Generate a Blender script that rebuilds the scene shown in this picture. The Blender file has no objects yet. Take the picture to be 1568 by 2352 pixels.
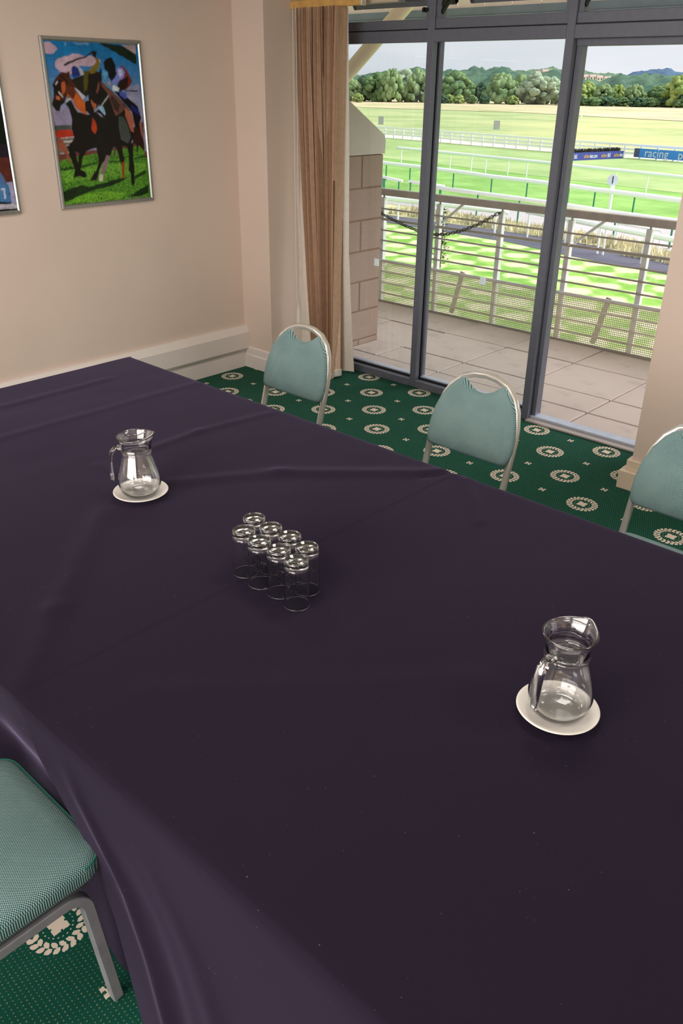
import bpy, bmesh, math, random
from mathutils import Vector, Matrix, noise
import numpy as np
rnd = random.Random(7)
PI = math.pi
D = bpy.data
COL = bpy.context.scene.collection
SC = bpy.context.scene

# ------------------------------------------------------------------ camera
F_PX, YAW, TILT, ROLL = 1902.0, math.radians(42.41), math.radians(27.34), math.radians(0.786)
fw = Vector((-math.sin(YAW)*math.cos(TILT), math.cos(YAW)*math.cos(TILT), -math.sin(TILT)))
r0 = Vector((math.cos(YAW), math.sin(YAW), 0)); u0 = r0.cross(fw)
rr = r0*math.cos(ROLL)+u0*math.sin(ROLL); uu = -r0*math.sin(ROLL)+u0*math.cos(ROLL)
cam = D.cameras.new('camera'); cam_o = D.objects.new('camera', cam); COL.objects.link(cam_o)
cam.sensor_fit = 'VERTICAL'; cam.sensor_height = 36.0; cam.lens = F_PX/2352*36
cam.clip_start = 0.05; cam.clip_end = 6000
M = Matrix((rr, uu, -fw)).transposed().to_4x4(); M.translation = Vector((0, 0, 1.95))
cam_o.matrix_world = M
SC.camera = cam_o

# ------------------------------------------------------------------ colour management, sky, sun, large lights
SC.view_settings.view_transform = 'Standard'; SC.view_settings.look = 'None'
SC.view_settings.exposure = 0.0; SC.view_settings.gamma = 1.0
try: SC.view_settings.use_curve_mapping = False
except Exception: pass

def lin(c):
    return tuple((v/255/12.92 if v/255 <= .04045 else ((v/255+.055)/1.055)**2.4) for v in c)

w = D.worlds.new('sky'); SC.world = w; w.use_nodes = True
wn = w.node_tree.nodes; wl = w.node_tree.links; wn.clear()
wo = wn.new('ShaderNodeOutputWorld'); wb = wn.new('ShaderNodeBackground'); wl.new(wb.outputs[0], wo.inputs[0])
tc = wn.new('ShaderNodeTexCoord'); mp = wn.new('ShaderNodeMapping'); mp.inputs['Scale'].default_value = (1.6, 1.6, 9)
nz = wn.new('ShaderNodeTexNoise'); nz.inputs['Scale'].default_value = 2.2; nz.inputs['Detail'].default_value = 5
cr = wn.new('ShaderNodeValToRGB')
cr.color_ramp.elements[0].position = .35; cr.color_ramp.elements[0].color = (*lin((221, 226, 237)), 1)
cr.color_ramp.elements[1].position = .68; cr.color_ramp.elements[1].color = (*lin((243, 245, 249)), 1)
wl.new(tc.outputs['Generated'], mp.inputs[0]); wl.new(mp.outputs[0], nz.inputs['Vector'])
wl.new(nz.outputs['Fac'], cr.inputs[0]); wl.new(cr.outputs[0], wb.inputs[0]); wb.inputs[1].default_value = 1.0

def lamp(name, kind, loc, rot, energy, color, **kw):
    l = D.lights.new(name, kind); l.energy = energy; l.color = color
    for k, v in kw.items(): setattr(l, k, v)
    o = D.objects.new(name, l); COL.objects.link(o); o.location = loc; o.rotation_euler = rot
    return o
# veiled sun in front of the stand, very soft
sun = lamp('sun', 'SUN', (0, 0, 40), (0, 0, 0), 6.6, (1.0, .97, .93), angle=math.radians(55))
sun.rotation_euler = Vector((.55, .52, .62)).to_track_quat('Z', 'Y').to_euler()
# fill light added behind the camera; the back wall has no opening
lamp('fill_behind', 'AREA', (-.8, -2.9, 1.55), (math.radians(90), 0, 0), 205, (1.0, .95, .91), shape='RECTANGLE', size=4.6, size_y=1.9)
# fill lamps added under the unseen ceiling to brighten the room
for i, (x, y) in enumerate([(-3.2, 2.2), (-1.2, 2.2), (.8, 2.2), (-3.2, -.6), (-1.2, -.6), (.8, -.6)]):
    lamp('ceiling_fill', 'AREA', (x, y, 2.70), (0, 0, 0), 16, (1.0, .94, .88), shape='SQUARE', size=.55)
ART_RACE = [
 ((190,160,182),[(2724,2141),(2768,2141),(2799,2121),(2805,2103),(2778,2083),(2730,2078),(2722,2096)]),
 ((196,168,186),[(2782,2041),(2803,2057),(2843,2069),(2873,2072),(2894,2082),(2939,2086),(2973,2075),(3034,2075),(3078,2056),(3078,2040),(3027,2027),(2955,2024),(2914,2013),(2869,1981),(2806,1988),(2779,2014)]),
 ((110,150,190),[(2854,2138),(2869,2137),(2861,2120),(2857,2123)]),
 ((110,150,190),[(2898,2138),(3013,2141),(3012,2132),(2961,2129),(2922,2131)]),
 ((150,140,172),[(2730,1803),(2832,1806),(2833,1719),(2723,1721)]),
 ((150,148,180),[(3231,1920),(3327,1933),(3324,1810),(3291,1819),(3241,1866)]),
 ((20,38,26),[(3074,2141),(3227,2140),(3327,2091),(3326,2037),(3240,2074)]),
 ((172,150,152),[(3227,2141),(3330,2142),(3326,2093),(3272,2118)]),
 ((72,84,82),[(2721,1720),(2833,1719),(2832,1694),(2722,1693)]),
 ((185,52,30),[(2722,1693),(2832,1696),(2847,1659),(2724,1651)]),
 ((120,104,92),[(2724,1651),(2847,1659),(2861,1599),(2888,1573),(2718,1563)]),
 ((190,185,185),[(2725,1652),(2847,1658),(2847,1653),(2725,1646)]),
 ((200,198,200),[(2760,1636),(2836,1639),(2836,1627),(2759,1626)]),
 ((190,190,192),[(2782,1615),(2833,1617),(2822,1608),(2786,1607)]),
 ((112,62,56),[(2724,1567),(2878,1573),(2996,1582),(3330,1618),(3328,1586),(2981,1552),(2734,1536)]),
 ((190,180,182),[(2740,1574),(2869,1580),(2869,1573),(2739,1567)]),
 ((84,140,40),[(2732,1536),(2982,1561),(3328,1595),(3327,1281),(2720,1288)]),
 ((104,160,50),[(2724,1471),(2973,1496),(3328,1492),(3328,1446),(3073,1425),(2722,1411)]),
 ((36,72,22),[(2726,1492),(2825,1495),(2976,1516),(2977,1507),(2828,1480),(2728,1479)]),
 ((40,78,26),[(3057,1514),(3129,1515),(3212,1542),(3214,1537),(3134,1506),(3061,1505)]),
 ((40,78,26),[(3244,1523),(3330,1537),(3329,1527),(3248,1514)]),
 ((30,60,20),[(3225,1415),(3323,1451),(3324,1433),(3235,1401)]),
 ((24,48,16),[(2718,1356),(2781,1377),(2850,1386),(2902,1378),(3013,1393),(3122,1413),(3184,1413),(3112,1386),(3009,1366),(2932,1358),(2842,1334),(2744,1306),(2720,1312)]),
 ((26,50,18),[(3170,1300),(3250,1331),(3332,1363),(3329,1316),(3245,1294)]),
 ((110,170,44),[(2731,1292),(2821,1331),(2930,1345),(3062,1344),(3161,1324),(3123,1294),(2944,1290)]),
 ((150,82,60),[(2724,1658),(2739,1661),(2760,1651),(2782,1615),(2789,1577),(2805,1517),(2792,1516),(2770,1567),(2749,1597),(2735,1596),(2727,1504),(2723,1504),(2722,1555),(2723,1613)]),
 ((50,60,160),[(2720,1656),(2737,1646),(2723,1631)]),
 ((50,24,20),[(3259,1694),(3333,1728),(3324,1555),(3311,1574),(3284,1593),(3276,1553),(3270,1557),(3270,1593),(3246,1612)]),
 ((160,96,76),[(3305,1724),(3327,1726),(3325,1631),(3314,1654)]),
 ((90,70,70),[(3095,1591),(3117,1594),(3116,1564),(3104,1538),(3092,1541),(3105,1564)]),
 ((22,11,9),[(2816,1834),(2854,1850),(2889,1785),(2949,1772),(3001,1771),(2987,1595),(2904,1572),(2876,1557),(2795,1602),(2837,1642),(2846,1654),(2833,1700),(2845,1753),(2831,1802)]),
 ((22,11,9),[(2789,1611),(2841,1604),(2849,1515),(2858,1476),(2842,1469),(2822,1478),(2799,1560)]),
 ((22,11,9),[(2866,1578),(2934,1597),(2883,1539),(2865,1489),(2863,1472),(2840,1473)]),
 ((16,9,10),[(2822,1478),(2864,1478),(2886,1470),(2896,1448),(2886,1431),(2870,1429),(2851,1442),(2805,1436)]),
 ((70,30,16),[(2790,1976),(2811,1988),(2845,1985),(2868,1998),(2859,1965),(2884,1950),(2950,1918),(2939,1846),(2859,1854),(2831,1866),(2812,1836),(2787,1820),(2770,1792),(2748,1794),(2727,1827),(2748,1866),(2745,1925),(2768,1954)]),
 ((28,12,8),[(2772,1944),(2806,1957),(2816,1925),(2790,1886),(2773,1870),(2751,1870),(2749,1917)]),
 ((28,12,8),[(2728,1827),(2752,1854),(2784,1850),(2811,1846),(2812,1836),(2787,1820),(2771,1792),(2748,1794)]),
 ((176,84,46),[(2806,1941),(2831,1945),(2835,1918),(2825,1890),(2803,1874),(2800,1902)]),
 ((196,112,70),[(2760,1874),(2782,1866),(2782,1850),(2762,1852)]),
 ((190,190,210),[(2764,1929),(2784,1949),(2785,1941),(2774,1927),(2766,1923)]),
 ((200,96,36),[(2845,1926),(2868,1914),(2894,1886),(2921,1858),(2948,1834),(2946,1770),(2910,1785),(2883,1810),(2870,1842),(2863,1862),(2834,1866)]),
 ((90,40,20),[(2845,1926),(2873,1910),(2889,1886),(2870,1858),(2838,1878)]),
 ((180,175,170),[(2774,1894),(2781,1894),(2809,1866),(2806,1858),(2800,1859),(2775,1886)]),
 ((190,185,180),[(2818,1846),(2855,1858),(2862,1855),(2853,1846),(2820,1840)]),
 ((16,10,10),[(2797,1974),(2813,1970),(2848,1945),(2840,1910),(2833,1910),(2839,1941),(2810,1964)]),
 ((200,196,214),[(2884,1916),(2893,1912),(2952,1864),(2930,1852),(2904,1882)]),
 ((32,26,16),[(2880,1957),(2943,1976),(2992,1999),(3074,1992),(3074,1952),(3013,1927),(2957,1862),(2930,1886),(2873,1946)]),
 ((30,46,122),[(2880,2004),(2889,2016),(2901,2024),(2924,2013),(2933,1976),(2886,1961),(2877,1977)]),
 ((186,182,204),[(2901,2024),(2925,2020),(2950,2004),(2956,1978),(2932,1974),(2923,2009)]),
 ((84,76,18),[(2958,1998),(2993,2002),(2990,1967),(2968,1902),(2945,1886),(2949,1946)]),
 ((124,106,30),[(2992,1999),(2993,2007),(3033,2031),(3046,2047),(3041,2071),(3054,2073),(3075,2044),(3068,2020),(3037,1989),(3000,1983)]),
 ((30,16,22),[(3017,2094),(3025,2101),(3041,2105),(3056,2100),(3051,2087),(3050,2071),(3039,2069),(3023,2084)]),
 ((16,14,20),[(2835,2030),(2858,2041),(3023,2090),(3025,2085),(2898,2042),(2838,2022)]),
 ((26,16,16),[(3063,1952),(3126,1903),(3204,1836),(3248,1789),(3269,1725),(3255,1638),(3212,1586),(3162,1597),(3095,1591),(3041,1597),(2981,1591),(2967,1680),(2980,1768),(3032,1804)]),
 ((24,12,14),[(2983,1971),(2998,1995),(3003,1982),(3058,1990),(3077,2020),(3076,1960),(3058,1911),(3054,1845),(3017,1808),(2995,1800),(2970,1846),(2974,1906)]),
 ((24,11,10),[(2944,1846),(2981,1850),(2995,1805),(3002,1759),(2983,1755),(2942,1793)]),
 ((112,70,58),[(3061,1951),(3087,1936),(3120,1903),(3164,1866),(3204,1836),(3213,1803),(3180,1777),(3139,1761),(3124,1812),(3110,1870),(3083,1903),(3065,1927)]),
 ((60,40,36),[(3133,1878),(3161,1845),(3180,1820),(3163,1778),(3134,1803),(3119,1853)]),
 ((172,98,74),[(3212,1815),(3253,1781),(3271,1729),(3259,1668),(3243,1677),(3228,1717),(3211,1760)]),
 ((70,78,70),[(3161,1761),(3199,1752),(3226,1704),(3236,1647),(3209,1608),(3161,1632),(3158,1697)]),
 ((130,74,58),[(3047,1947),(3053,1935),(3045,1899),(3035,1878),(3026,1890)]),
 ((190,62,26),[(2979,1757),(2999,1734),(3004,1692),(2986,1670),(2966,1691)]),
 ((180,100,60),[(2981,1852),(3000,1833),(3019,1825),(3010,1796),(2995,1805)]),
 ((150,196,226),[(3029,1808),(3045,1823),(3063,1818),(3073,1775),(3067,1765),(3045,1783)]),
 ((170,160,196),[(3013,1784),(3039,1775),(3055,1755),(3037,1763)]),
 ((176,186,176),[(3052,1825),(3103,1874),(3110,1876),(3107,1867),(3061,1823),(3053,1819)]),
 ((14,12,20),[(3151,1895),(3196,1899),(3240,1862),(3302,1815),(3324,1750),(3298,1689),(3277,1698),(3259,1785),(3209,1834)]),
 ((34,36,128),[(3255,1821),(3290,1806),(3320,1776),(3302,1767),(3271,1789)]),
 ((76,84,176),[(3181,1895),(3232,1887),(3236,1866),(3220,1855),(3192,1872)]),
 ((120,44,34),[(3207,2029),(3226,2029),(3253,2003),(3278,1954),(3263,1929),(3226,1899),(3179,1901),(3173,1932),(3209,1961)]),
 ((40,16,14),[(3197,1953),(3254,1974),(3249,1929),(3217,1899),(3177,1901),(3175,1928)]),
 ((126,132,214),[(3184,2018),(3222,2023),(3238,1993),(3220,1966),(3186,1949),(3148,1932),(3134,1948),(3169,1969)]),
 ((196,194,226),[(3191,2010),(3216,2015),(3218,1986),(3199,1969),(3190,1986)]),
 ((12,10,16),[(3098,2041),(3113,2063),(3138,2073),(3156,2069),(3175,2034),(3176,2002),(3180,1986),(3137,1948),(3119,1972),(3120,1997),(3099,2008)]),
 ((206,214,224),[(3140,1928),(3156,1930),(3186,1910),(3178,1891),(3157,1895),(3136,1903)]),
 ((196,150,140),[(3105,1946),(3126,1944),(3132,1928),(3118,1926)]),
 ((90,170,210),[(3084,1984),(3091,1960),(3109,1980),(3116,1993),(3098,1996),(3088,2008)]),
 ((22,22,34),[(3226,1902),(3315,1900),(3315,1893),(3225,1896)]),
 ((26,14,12),[(2982,1599),(3045,1606),(3019,1516),(2985,1465),(2961,1409),(2913,1411),(2935,1442),(2970,1475),(2991,1530)]),
 ((30,16,14),[(3045,1606),(3107,1603),(3075,1548),(3050,1505),(3018,1507),(3019,1533)]),
 ((140,112,122),[(3048,1549),(3072,1544),(3034,1467),(3014,1441),(2994,1451),(3018,1507)]),
 ((210,184,186),[(2983,1443),(3009,1444),(3003,1404),(2979,1405)]),
 ((34,18,14),[(3113,1603),(3163,1601),(3172,1517),(3171,1491),(3148,1483),(3133,1545)]),
 ((150,60,34),[(3150,1505),(3173,1504),(3160,1410),(3145,1413)]),
 ((24,20,18),[(3203,1609),(3250,1611),(3236,1505),(3237,1451),(3232,1372),(3209,1361),(3209,1430),(3198,1462),(3209,1542)]),
 ((150,170,130),[(3185,1300),(3190,1300),(3189,1297),(3184,1297)]),
 ((150,170,130),[(3194,1300),(3199,1300),(3199,1297),(3193,1297)]),
 ((150,170,130),[(3203,1299),(3208,1299),(3208,1297),(3203,1296)]),
 ((150,170,130),[(3212,1299),(3218,1299),(3217,1296),(3212,1296)]),
 ((150,170,130),[(3222,1299),(3227,1299),(3227,1296),(3221,1296)]),
 ((150,170,130),[(3231,1298),(3236,1298),(3236,1296),(3231,1296)]),
 ((150,170,130),[(3240,1298),(3246,1298),(3245,1295),(3240,1295)]),
 ((150,170,130),[(3250,1298),(3255,1298),(3255,1295),(3250,1295)]),
 ((150,170,130),[(3259,1298),(3265,1298),(3264,1295),(3259,1295)]),
 ((150,170,130),[(3269,1297),(3274,1297),(3274,1295),(3268,1294)]),
 ((150,170,130),[(3278,1297),(3284,1297),(3283,1294),(3278,1294)]),
 ((150,170,130),[(3288,1297),(3293,1297),(3293,1294),(3287,1294)]),
 ((150,170,130),[(3297,1296),(3303,1296),(3302,1294),(3297,1294)]),
 ((150,170,130),[(3307,1296),(3312,1296),(3312,1293),(3306,1293)]),
]
ART_SEVEN = [
 ((14,24,16),[(2179,1919),(2419,1837),(2425,1726),(2422,1625),(2118,1620)]),
 ((36,28,40),[(2121,1636),(2422,1632),(2422,1560),(2108,1575)]),
 ((92,44,36),[(2109,1576),(2422,1564),(2422,1418),(2081,1441)]),
 ((80,110,160),[(2114,1604),(2355,1495),(2372,1463),(2385,1424),(2081,1444)]),
 ((170,165,200),[(2385,1435),(2420,1439),(2423,1322),(2394,1321)]),
 ((74,124,176),[(2243,1433),(2387,1427),(2397,1402),(2398,1329),(2333,1336),(2229,1362)]),
 ((16,14,22),[(2229,1362),(2328,1351),(2334,1322),(2222,1328)]),
 ((20,24,40),[(2387,1380),(2397,1382),(2399,1375),(2388,1374)]),
 ((206,214,230),[(2346,1408),(2370,1410),(2374,1404),(2362,1352),(2354,1353),(2365,1400),(2353,1400),(2346,1394)]),
 ((196,190,206),[(2059,1338),(2422,1320),(2428,1296),(2053,1304)]),
 ((140,130,140),[(2307,1303),(2311,1303),(2310,1299),(2306,1299)]),
 ((140,130,140),[(2313,1303),(2317,1304),(2317,1300),(2313,1299)]),
 ((140,130,140),[(2320,1304),(2324,1304),(2323,1300),(2319,1300)]),
 ((140,130,140),[(2326,1304),(2330,1305),(2329,1300),(2325,1300)]),
 ((140,130,140),[(2333,1305),(2337,1305),(2336,1301),(2332,1300)]),
 ((140,130,140),[(2339,1305),(2343,1305),(2342,1301),(2338,1301)]),
 ((140,130,140),[(2345,1305),(2350,1306),(2349,1301),(2345,1301)]),
 ((140,130,140),[(2352,1306),(2356,1306),(2355,1302),(2351,1301)]),
 ((140,130,140),[(2358,1306),(2362,1306),(2362,1302),(2358,1302)]),
 ((140,130,140),[(2365,1306),(2369,1307),(2368,1303),(2364,1302)]),
 ((140,130,140),[(2371,1307),(2375,1307),(2375,1303),(2371,1303)]),
 ((140,130,140),[(2378,1307),(2382,1308),(2381,1303),(2377,1303)]),
 ((140,130,140),[(2384,1308),(2388,1308),(2388,1304),(2384,1303)]),
 ((140,130,140),[(2391,1308),(2395,1308),(2394,1304),(2390,1304)]),
 ((140,130,140),[(2397,1308),(2402,1309),(2401,1305),(2397,1304)]),
 ((140,130,140),[(2404,1309),(2408,1309),(2407,1305),(2403,1305)]),
]
# ------------------------------------------------------------------ node maths helper
class MT:
    def __init__(s, name):
        s.m = D.materials.new(name); s.m.use_nodes = True; s.n = s.m.node_tree.nodes; s.l = s.m.node_tree.links
        s.b = s.n['Principled BSDF']; s.out = s.n['Material Output']
    def node(s, t, **kw):
        n = s.n.new(t)
        for k, v in kw.items(): setattr(n, k, v)
        return n
    def put(s, sock, v):
        if isinstance(v, E): s.l.new(v.s, sock)
        elif hasattr(v, 'is_linked') or isinstance(v, bpy.types.NodeSocket): s.l.new(v, sock)
        else:
            if isinstance(v, (tuple, list)) and len(v) == 3 and len(sock.default_value) == 4: v = (*v, 1)
            sock.default_value = v
    def math(s, op, a, b=None, c=None):
        n = s.node('ShaderNodeMath', operation=op); s.put(n.inputs[0], a)
        if b is not None: s.put(n.inputs[1], b)
        if c is not None: s.put(n.inputs[2], c)
        return E(s, n.outputs[0])
    def coords(s, out='Object'):
        tc = s.node('ShaderNodeTexCoord'); sx = s.node('ShaderNodeSeparateXYZ'); s.l.new(tc.outputs[out], sx.inputs[0])
        return [E(s, sx.outputs[i]) for i in range(3)] + [E(s, tc.outputs[out])]
    def vec(s, x, y, z=0.0):
        n = s.node('ShaderNodeCombineXYZ')
        for i, v in enumerate((x, y, z)): s.put(n.inputs[i], v)
        return E(s, n.outputs[0])
    def noise(s, v, scale, detail=2.0, rough=.5, color=False):
        n = s.node('ShaderNodeTexNoise'); s.put(n.inputs['Vector'], v); n.inputs['Scale'].default_value = scale
        n.inputs['Detail'].default_value = detail; n.inputs['Roughness'].default_value = rough
        return E(s, n.outputs['Color' if color else 'Fac'])
    def mix(s, f, a, b):
        n = s.node('ShaderNodeMix', data_type='RGBA'); s.put(n.inputs[0], f); s.put(n.inputs[6], a); s.put(n.inputs[7], b)
        return E(s, n.outputs[2])
    def ramp(s, f, stops):
        n = s.node('ShaderNodeValToRGB'); s.put(n.inputs[0], f); e = n.color_ramp.elements
        while len(e) < len(stops): e.new(.5)
        for i, (p, c) in enumerate(stops): e[i].position = p; e[i].color = (*c, 1)
        return E(s, n.outputs[0])
    def smooth(s, x, a, b):
        n = s.node('ShaderNodeMapRange', interpolation_type='SMOOTHSTEP'); s.put(n.inputs[0], x)
        n.inputs[1].default_value = a; n.inputs[2].default_value = b
        return E(s, n.outputs[0])
    def bump(s, h, strength=.3, dist=.01):
        n = s.node('ShaderNodeBump'); n.inputs['Strength'].default_value = strength; n.inputs['Distance'].default_value = dist
        s.put(n.inputs['Height'], h); s.l.new(n.outputs[0], s.b.inputs['Normal'])
    def set(s, **kw):
        for k, v in kw.items(): s.put(s.b.inputs[k.replace('_', ' ')], v)
        return s
class E:
    def __init__(s, mt, sock): s.mt = mt; s.s = sock
    def __add__(s, o): return s.mt.math('ADD', s, o)
    def __sub__(s, o): return s.mt.math('SUBTRACT', s, o)
    def __rsub__(s, o): return s.mt.math('SUBTRACT', o, s)
    def __mul__(s, o): return s.mt.math('MULTIPLY', s, o)
    __radd__ = __add__; __rmul__ = __mul__
    def __truediv__(s, o): return s.mt.math('DIVIDE', s, o)
    def f(s, op, *a): return s.mt.math(op, s, *a)
    def lt(s, o): return s.mt.math('LESS_THAN', s, o)
    def gt(s, o): return s.mt.math('GREATER_THAN', s, o)

def simple(name, c, rough=.5, metal=0.0, nscale=0, namp=.08, bump=0.0, bscale=200, **kw):
    t = MT(name); c = lin(c)
    x, y, z, v = t.coords()
    if nscale:
        f = t.noise(v, nscale, 4)
        a = tuple(k*(1-namp*2) for k in c); b = tuple(min(1, k*(1+namp*2)) for k in c)
        t.set(Base_Color=t.ramp(f, [(.3, a), (.7, b)]))
    else: t.set(Base_Color=c)
    t.set(Roughness=rough, Metallic=metal, **kw)
    if bump: t.bump(t.noise(v, bscale, 3), bump, .002)
    return t.m

# ------------------------------------------------------------------ materials
def m_carpet():
    t = MT('carpet'); x, y, z, v = t.coords()
    th = -.034; c, s_ = math.cos(th), math.sin(th)
    dx = x - (-3.6485); dy = y - 4.2926
    nz = t.noise(v, 260, 2) - .5
    nz2 = t.noise(t.vec(x+7.0, y, 3.0), 260, 2) - .5
    PX, PY = .4892, .4875
    det = .4892*-.4874 - (-.0178)*(-.0053)
    U = (dx*(-.4874/det) + dy*(.0053/det))*PX + nz*.006; V = (dx*(.0178/det) + dy*(.4892/det))*-PY + nz2*.006
    def fold(q, p, off):
        q = q/p + off
        return (q - q.f('ROUND'))*p
    def medal(ou, ov):
        a = fold(U, PX, ou); b = fold(V, PY, ov)
        r = (a*a + b*b).f('SQRT'); ang = b.f('ARCTAN2', a)
        def row(r1, r2, n, ph, tw):
            fr = (ang*(n/(2*PI)) + r*tw + ph).f('FRACT')
            w_ = (fr - .5).f('ABSOLUTE'); mid = ((r - (r1+r2)/2).f('ABSOLUTE'))/((r2-r1)/2)
            return (w_*2.6 + mid*mid*.42).lt(1.0) * mid.lt(1.0)
        ring = row(.066, .083, 22, 0.0, 18.0).f('MAXIMUM', row(.050, .066, 18, .5, -20.0))
        aa = a.f('ABSOLUTE'); bb = b.f('ABSOLUTE')
        sq = aa.f('MAXIMUM', bb).lt(.023) * ((aa.f('MINIMUM', bb).lt(.0028)*aa.f('MAXIMUM', bb).gt(.0185))).lt(.5)
        dots = ((r-.039).f('ABSOLUTE')).lt(.0016) * ((ang*(20/(2*PI))).f('FRACT')-.5).f('ABSOLUTE').lt(.16)
        return ring, sq, dots, r
    r1, s1, d1, ra = medal(0.0, 0.0); r2, s2, d2, rb = medal(.5, .5)
    def small(ou, ov):
        a = fold(U, PX, ou).f('ABSOLUTE'); b = fold(V, PY, ov).f('ABSOLUTE')
        return (((a-.0105).f('ABSOLUTE')).lt(.0062) * ((b-.0095).f('ABSOLUTE')).lt(.0065)).f('MAXIMUM', a.f('MAXIMUM', b).lt(.0055))
    sm = small(.5, 0.0).f('MAXIMUM', small(0.0, .5))
    near = ra.f('MINIMUM', rb).lt(.088)
    gx = (U/.0112); gy = (V/.0125); sh = (gy.f('FLOOR')*.5).f('FRACT')
    dot = ((gx+sh).f('FRACT')-.5).f('ABSOLUTE').lt(.13) * (gy.f('FRACT')-.5).f('ABSOLUTE').lt(.12) * (1.0-near)
    pile = t.noise(v, 900, 3, .7)
    base = t.mix(pile, lin((3, 32, 28)), lin((29, 110, 92)))
    base = t.mix(dot*.55, base, lin((176, 170, 120)))
    base = t.mix(t.noise(v, 3, 3)*.25, base, lin((4, 40, 26)))
    cream = t.mix(pile, lin((206, 186, 166)), lin((255, 242, 226)))
    base = t.mix((r1.f('MAXIMUM', r2)).f('MAXIMUM', (s1.f('MAXIMUM', s2)).f('MAXIMUM', sm)), base, cream)
    base = t.mix((d1.f('MAXIMUM', d2))*.8, base, cream)
    t.set(Base_Color=base, Roughness=.95, Specular_IOR_Level=.1); t.bump(pile, .6, .004)
    return t.m
def m_weave(name, axes):
    t = MT(name); q = t.coords(); a, b = q[axes[0]], q[axes[1]]
    p = .0052; k = 2*PI/p
    s_ = ((a*k).f('SINE')*(b*k).f('SINE'))
    m_ = t.smooth(s_, -.25, .35)
    v = q[3]; n = t.noise(v, 7, 3)
    pale = t.mix(n, lin((136, 158, 158)), lin((172, 190, 190))); dark = t.mix(n, lin((16, 66, 66)), lin((28, 84, 82)))
    t.set(Base_Color=t.mix(m_, dark, pale), Roughness=.85, Specular_IOR_Level=.15); t.bump(s_, .25, .0015)
    return t.m
def m_cloth():
    t = MT('purple_cloth'); x, y, z, v = t.coords()
    n1 = t.noise(v, 1400, 2); n2 = t.noise(v, 5, 3)
    c = t.mix(n1, lin((18, 12, 24)), lin((38, 28, 47))); c = t.mix(n2*.5, c, lin((25, 18, 33)))
    lint = t.noise(v, 170, 0).gt(.872)
    c = t.mix(lint*.25, c, lin((150, 140, 150)))
    t.set(Base_Color=c, Roughness=.9, Specular_IOR_Level=.12, Sheen_Weight=.46, Sheen_Roughness=.32, Sheen_Tint=lin((178, 164, 212)))
    t.bump(n1, .12, .001)
    return t.m
def m_glass(name, rough=0.0, c=(1, 1, 1)):
    t = MT(name); t.set(Base_Color=c, Roughness=rough, IOR=1.5, Transmission_Weight=1.0, Coat_Weight=1.0, Coat_Roughness=.02, Coat_IOR=1.7)
    return t.m
def m_pane():
    t = MT('window_glass'); t.n.remove(t.b)
    tr = t.node('ShaderNodeBsdfTransparent'); tr.inputs[0].default_value = (.95, .97, .965, 1)
    gl = t.node('ShaderNodeBsdfGlossy'); gl.inputs['Roughness'].default_value = .01
    fr = t.node('ShaderNodeFresnel'); fr.inputs[0].default_value = 1.35
    mx = t.node('ShaderNodeMixShader'); t.l.new(fr.outputs[0], mx.inputs[0]); t.l.new(tr.outputs[0], mx.inputs[1]); t.l.new(gl.outputs[0], mx.inputs[2])
    t.l.new(mx.outputs[0], t.out.inputs[0])
    return t.m
def m_blocks():
    t = MT('concrete_block'); x, y, z, v = t.coords('Object')
    n1 = t.noise(v, 240, 3, .7); n2 = t.noise(v, 4, 4)
    c = t.ramp(n1, [(.28, lin((96, 78, 72))), (.42, lin((160, 138, 128))), (.7, lin((184, 164, 152)))])
    c = t.mix(n2*.3, c, lin((130, 110, 104)))
    t.set(Base_Color=c, Roughness=.92, Specular_IOR_Level=.2); t.bump(n1, .6, .003)
    return t.m
def m_slab():
    t = MT('paving_stone'); x, y, z, v = t.coords()
    n1 = t.noise(v, 160, 3, .7); n2 = t.noise(v, 3.2, 5, .6); n3 = t.noise(v, 1.1, 2)
    c = t.mix(n1, lin((172, 157, 155)), lin((208, 194, 190)))
    c = t.mix(t.smooth(n2, .5, .78)*.55, c, lin((120, 108, 106))); c = t.mix(n3*.4, c, lin((184, 168, 164)))
    t.set(Base_Color=c, Roughness=.85); t.bump(n1, .4, .003)
    return t.m
def m_grass(name, lo, hi, dry=None, scale=.25, stripes=None):
    t = MT(name); x, y, z, v = t.coords()
    f = t.noise(v, scale, 6, .65)
    c = t.mix(t.smooth(f, .3, .7), lin(lo), lin(hi))
    if dry: c = t.mix(t.smooth(t.noise(v, scale*.37, 5, .6), .42, .66)*.8, c, lin(dry))
    if stripes:
        ang, per, col, amt = stripes
        q = ((x*math.cos(ang)+y*math.sin(ang))*(2*PI/per) + f*1.5).f('SINE')
        q2 = ((x*-math.sin(ang)+y*math.cos(ang))*(2*PI/per) + f*1.5).f('SINE')
        c = t.mix(t.smooth(q*q2 + (f-.5)*1.6, -.25, .55)*amt, c, lin(col))
    t.set(Base_Color=c, Roughness=1.0, Specular_IOR_Level=.05)
    return t.m
def m_leaf(name, lo, hi, sc=.7):
    t = MT(name); x, y, z, v = t.coords()
    oi = t.node('ShaderNodeObjectInfo'); f = t.noise(v, sc, 5, .7)
    c = t.mix(t.smooth(f, .3, .72), lin(lo), lin(hi))
    t.set(Base_Color=c, Roughness=.9, Specular_IOR_Level=.1); t.bump(t.noise(v, sc*3, 3, .7), 1.0, .4)
    return t.m
def m_print():
    t = MT('poster_print'); a = t.node('ShaderNodeVertexColor'); a.layer_name = 'Col'
    x, y, z, v = t.coords(); n = t.noise(v, 45, 5, .7)
    c = t.mix(n*.35, E(t, a.outputs[0]), t.mix(.5, E(t, a.outputs[0]), (0, 0, 0)))
    t.set(Base_Color=c, Roughness=.28, Specular_IOR_Level=.22)
    return t.m
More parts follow.
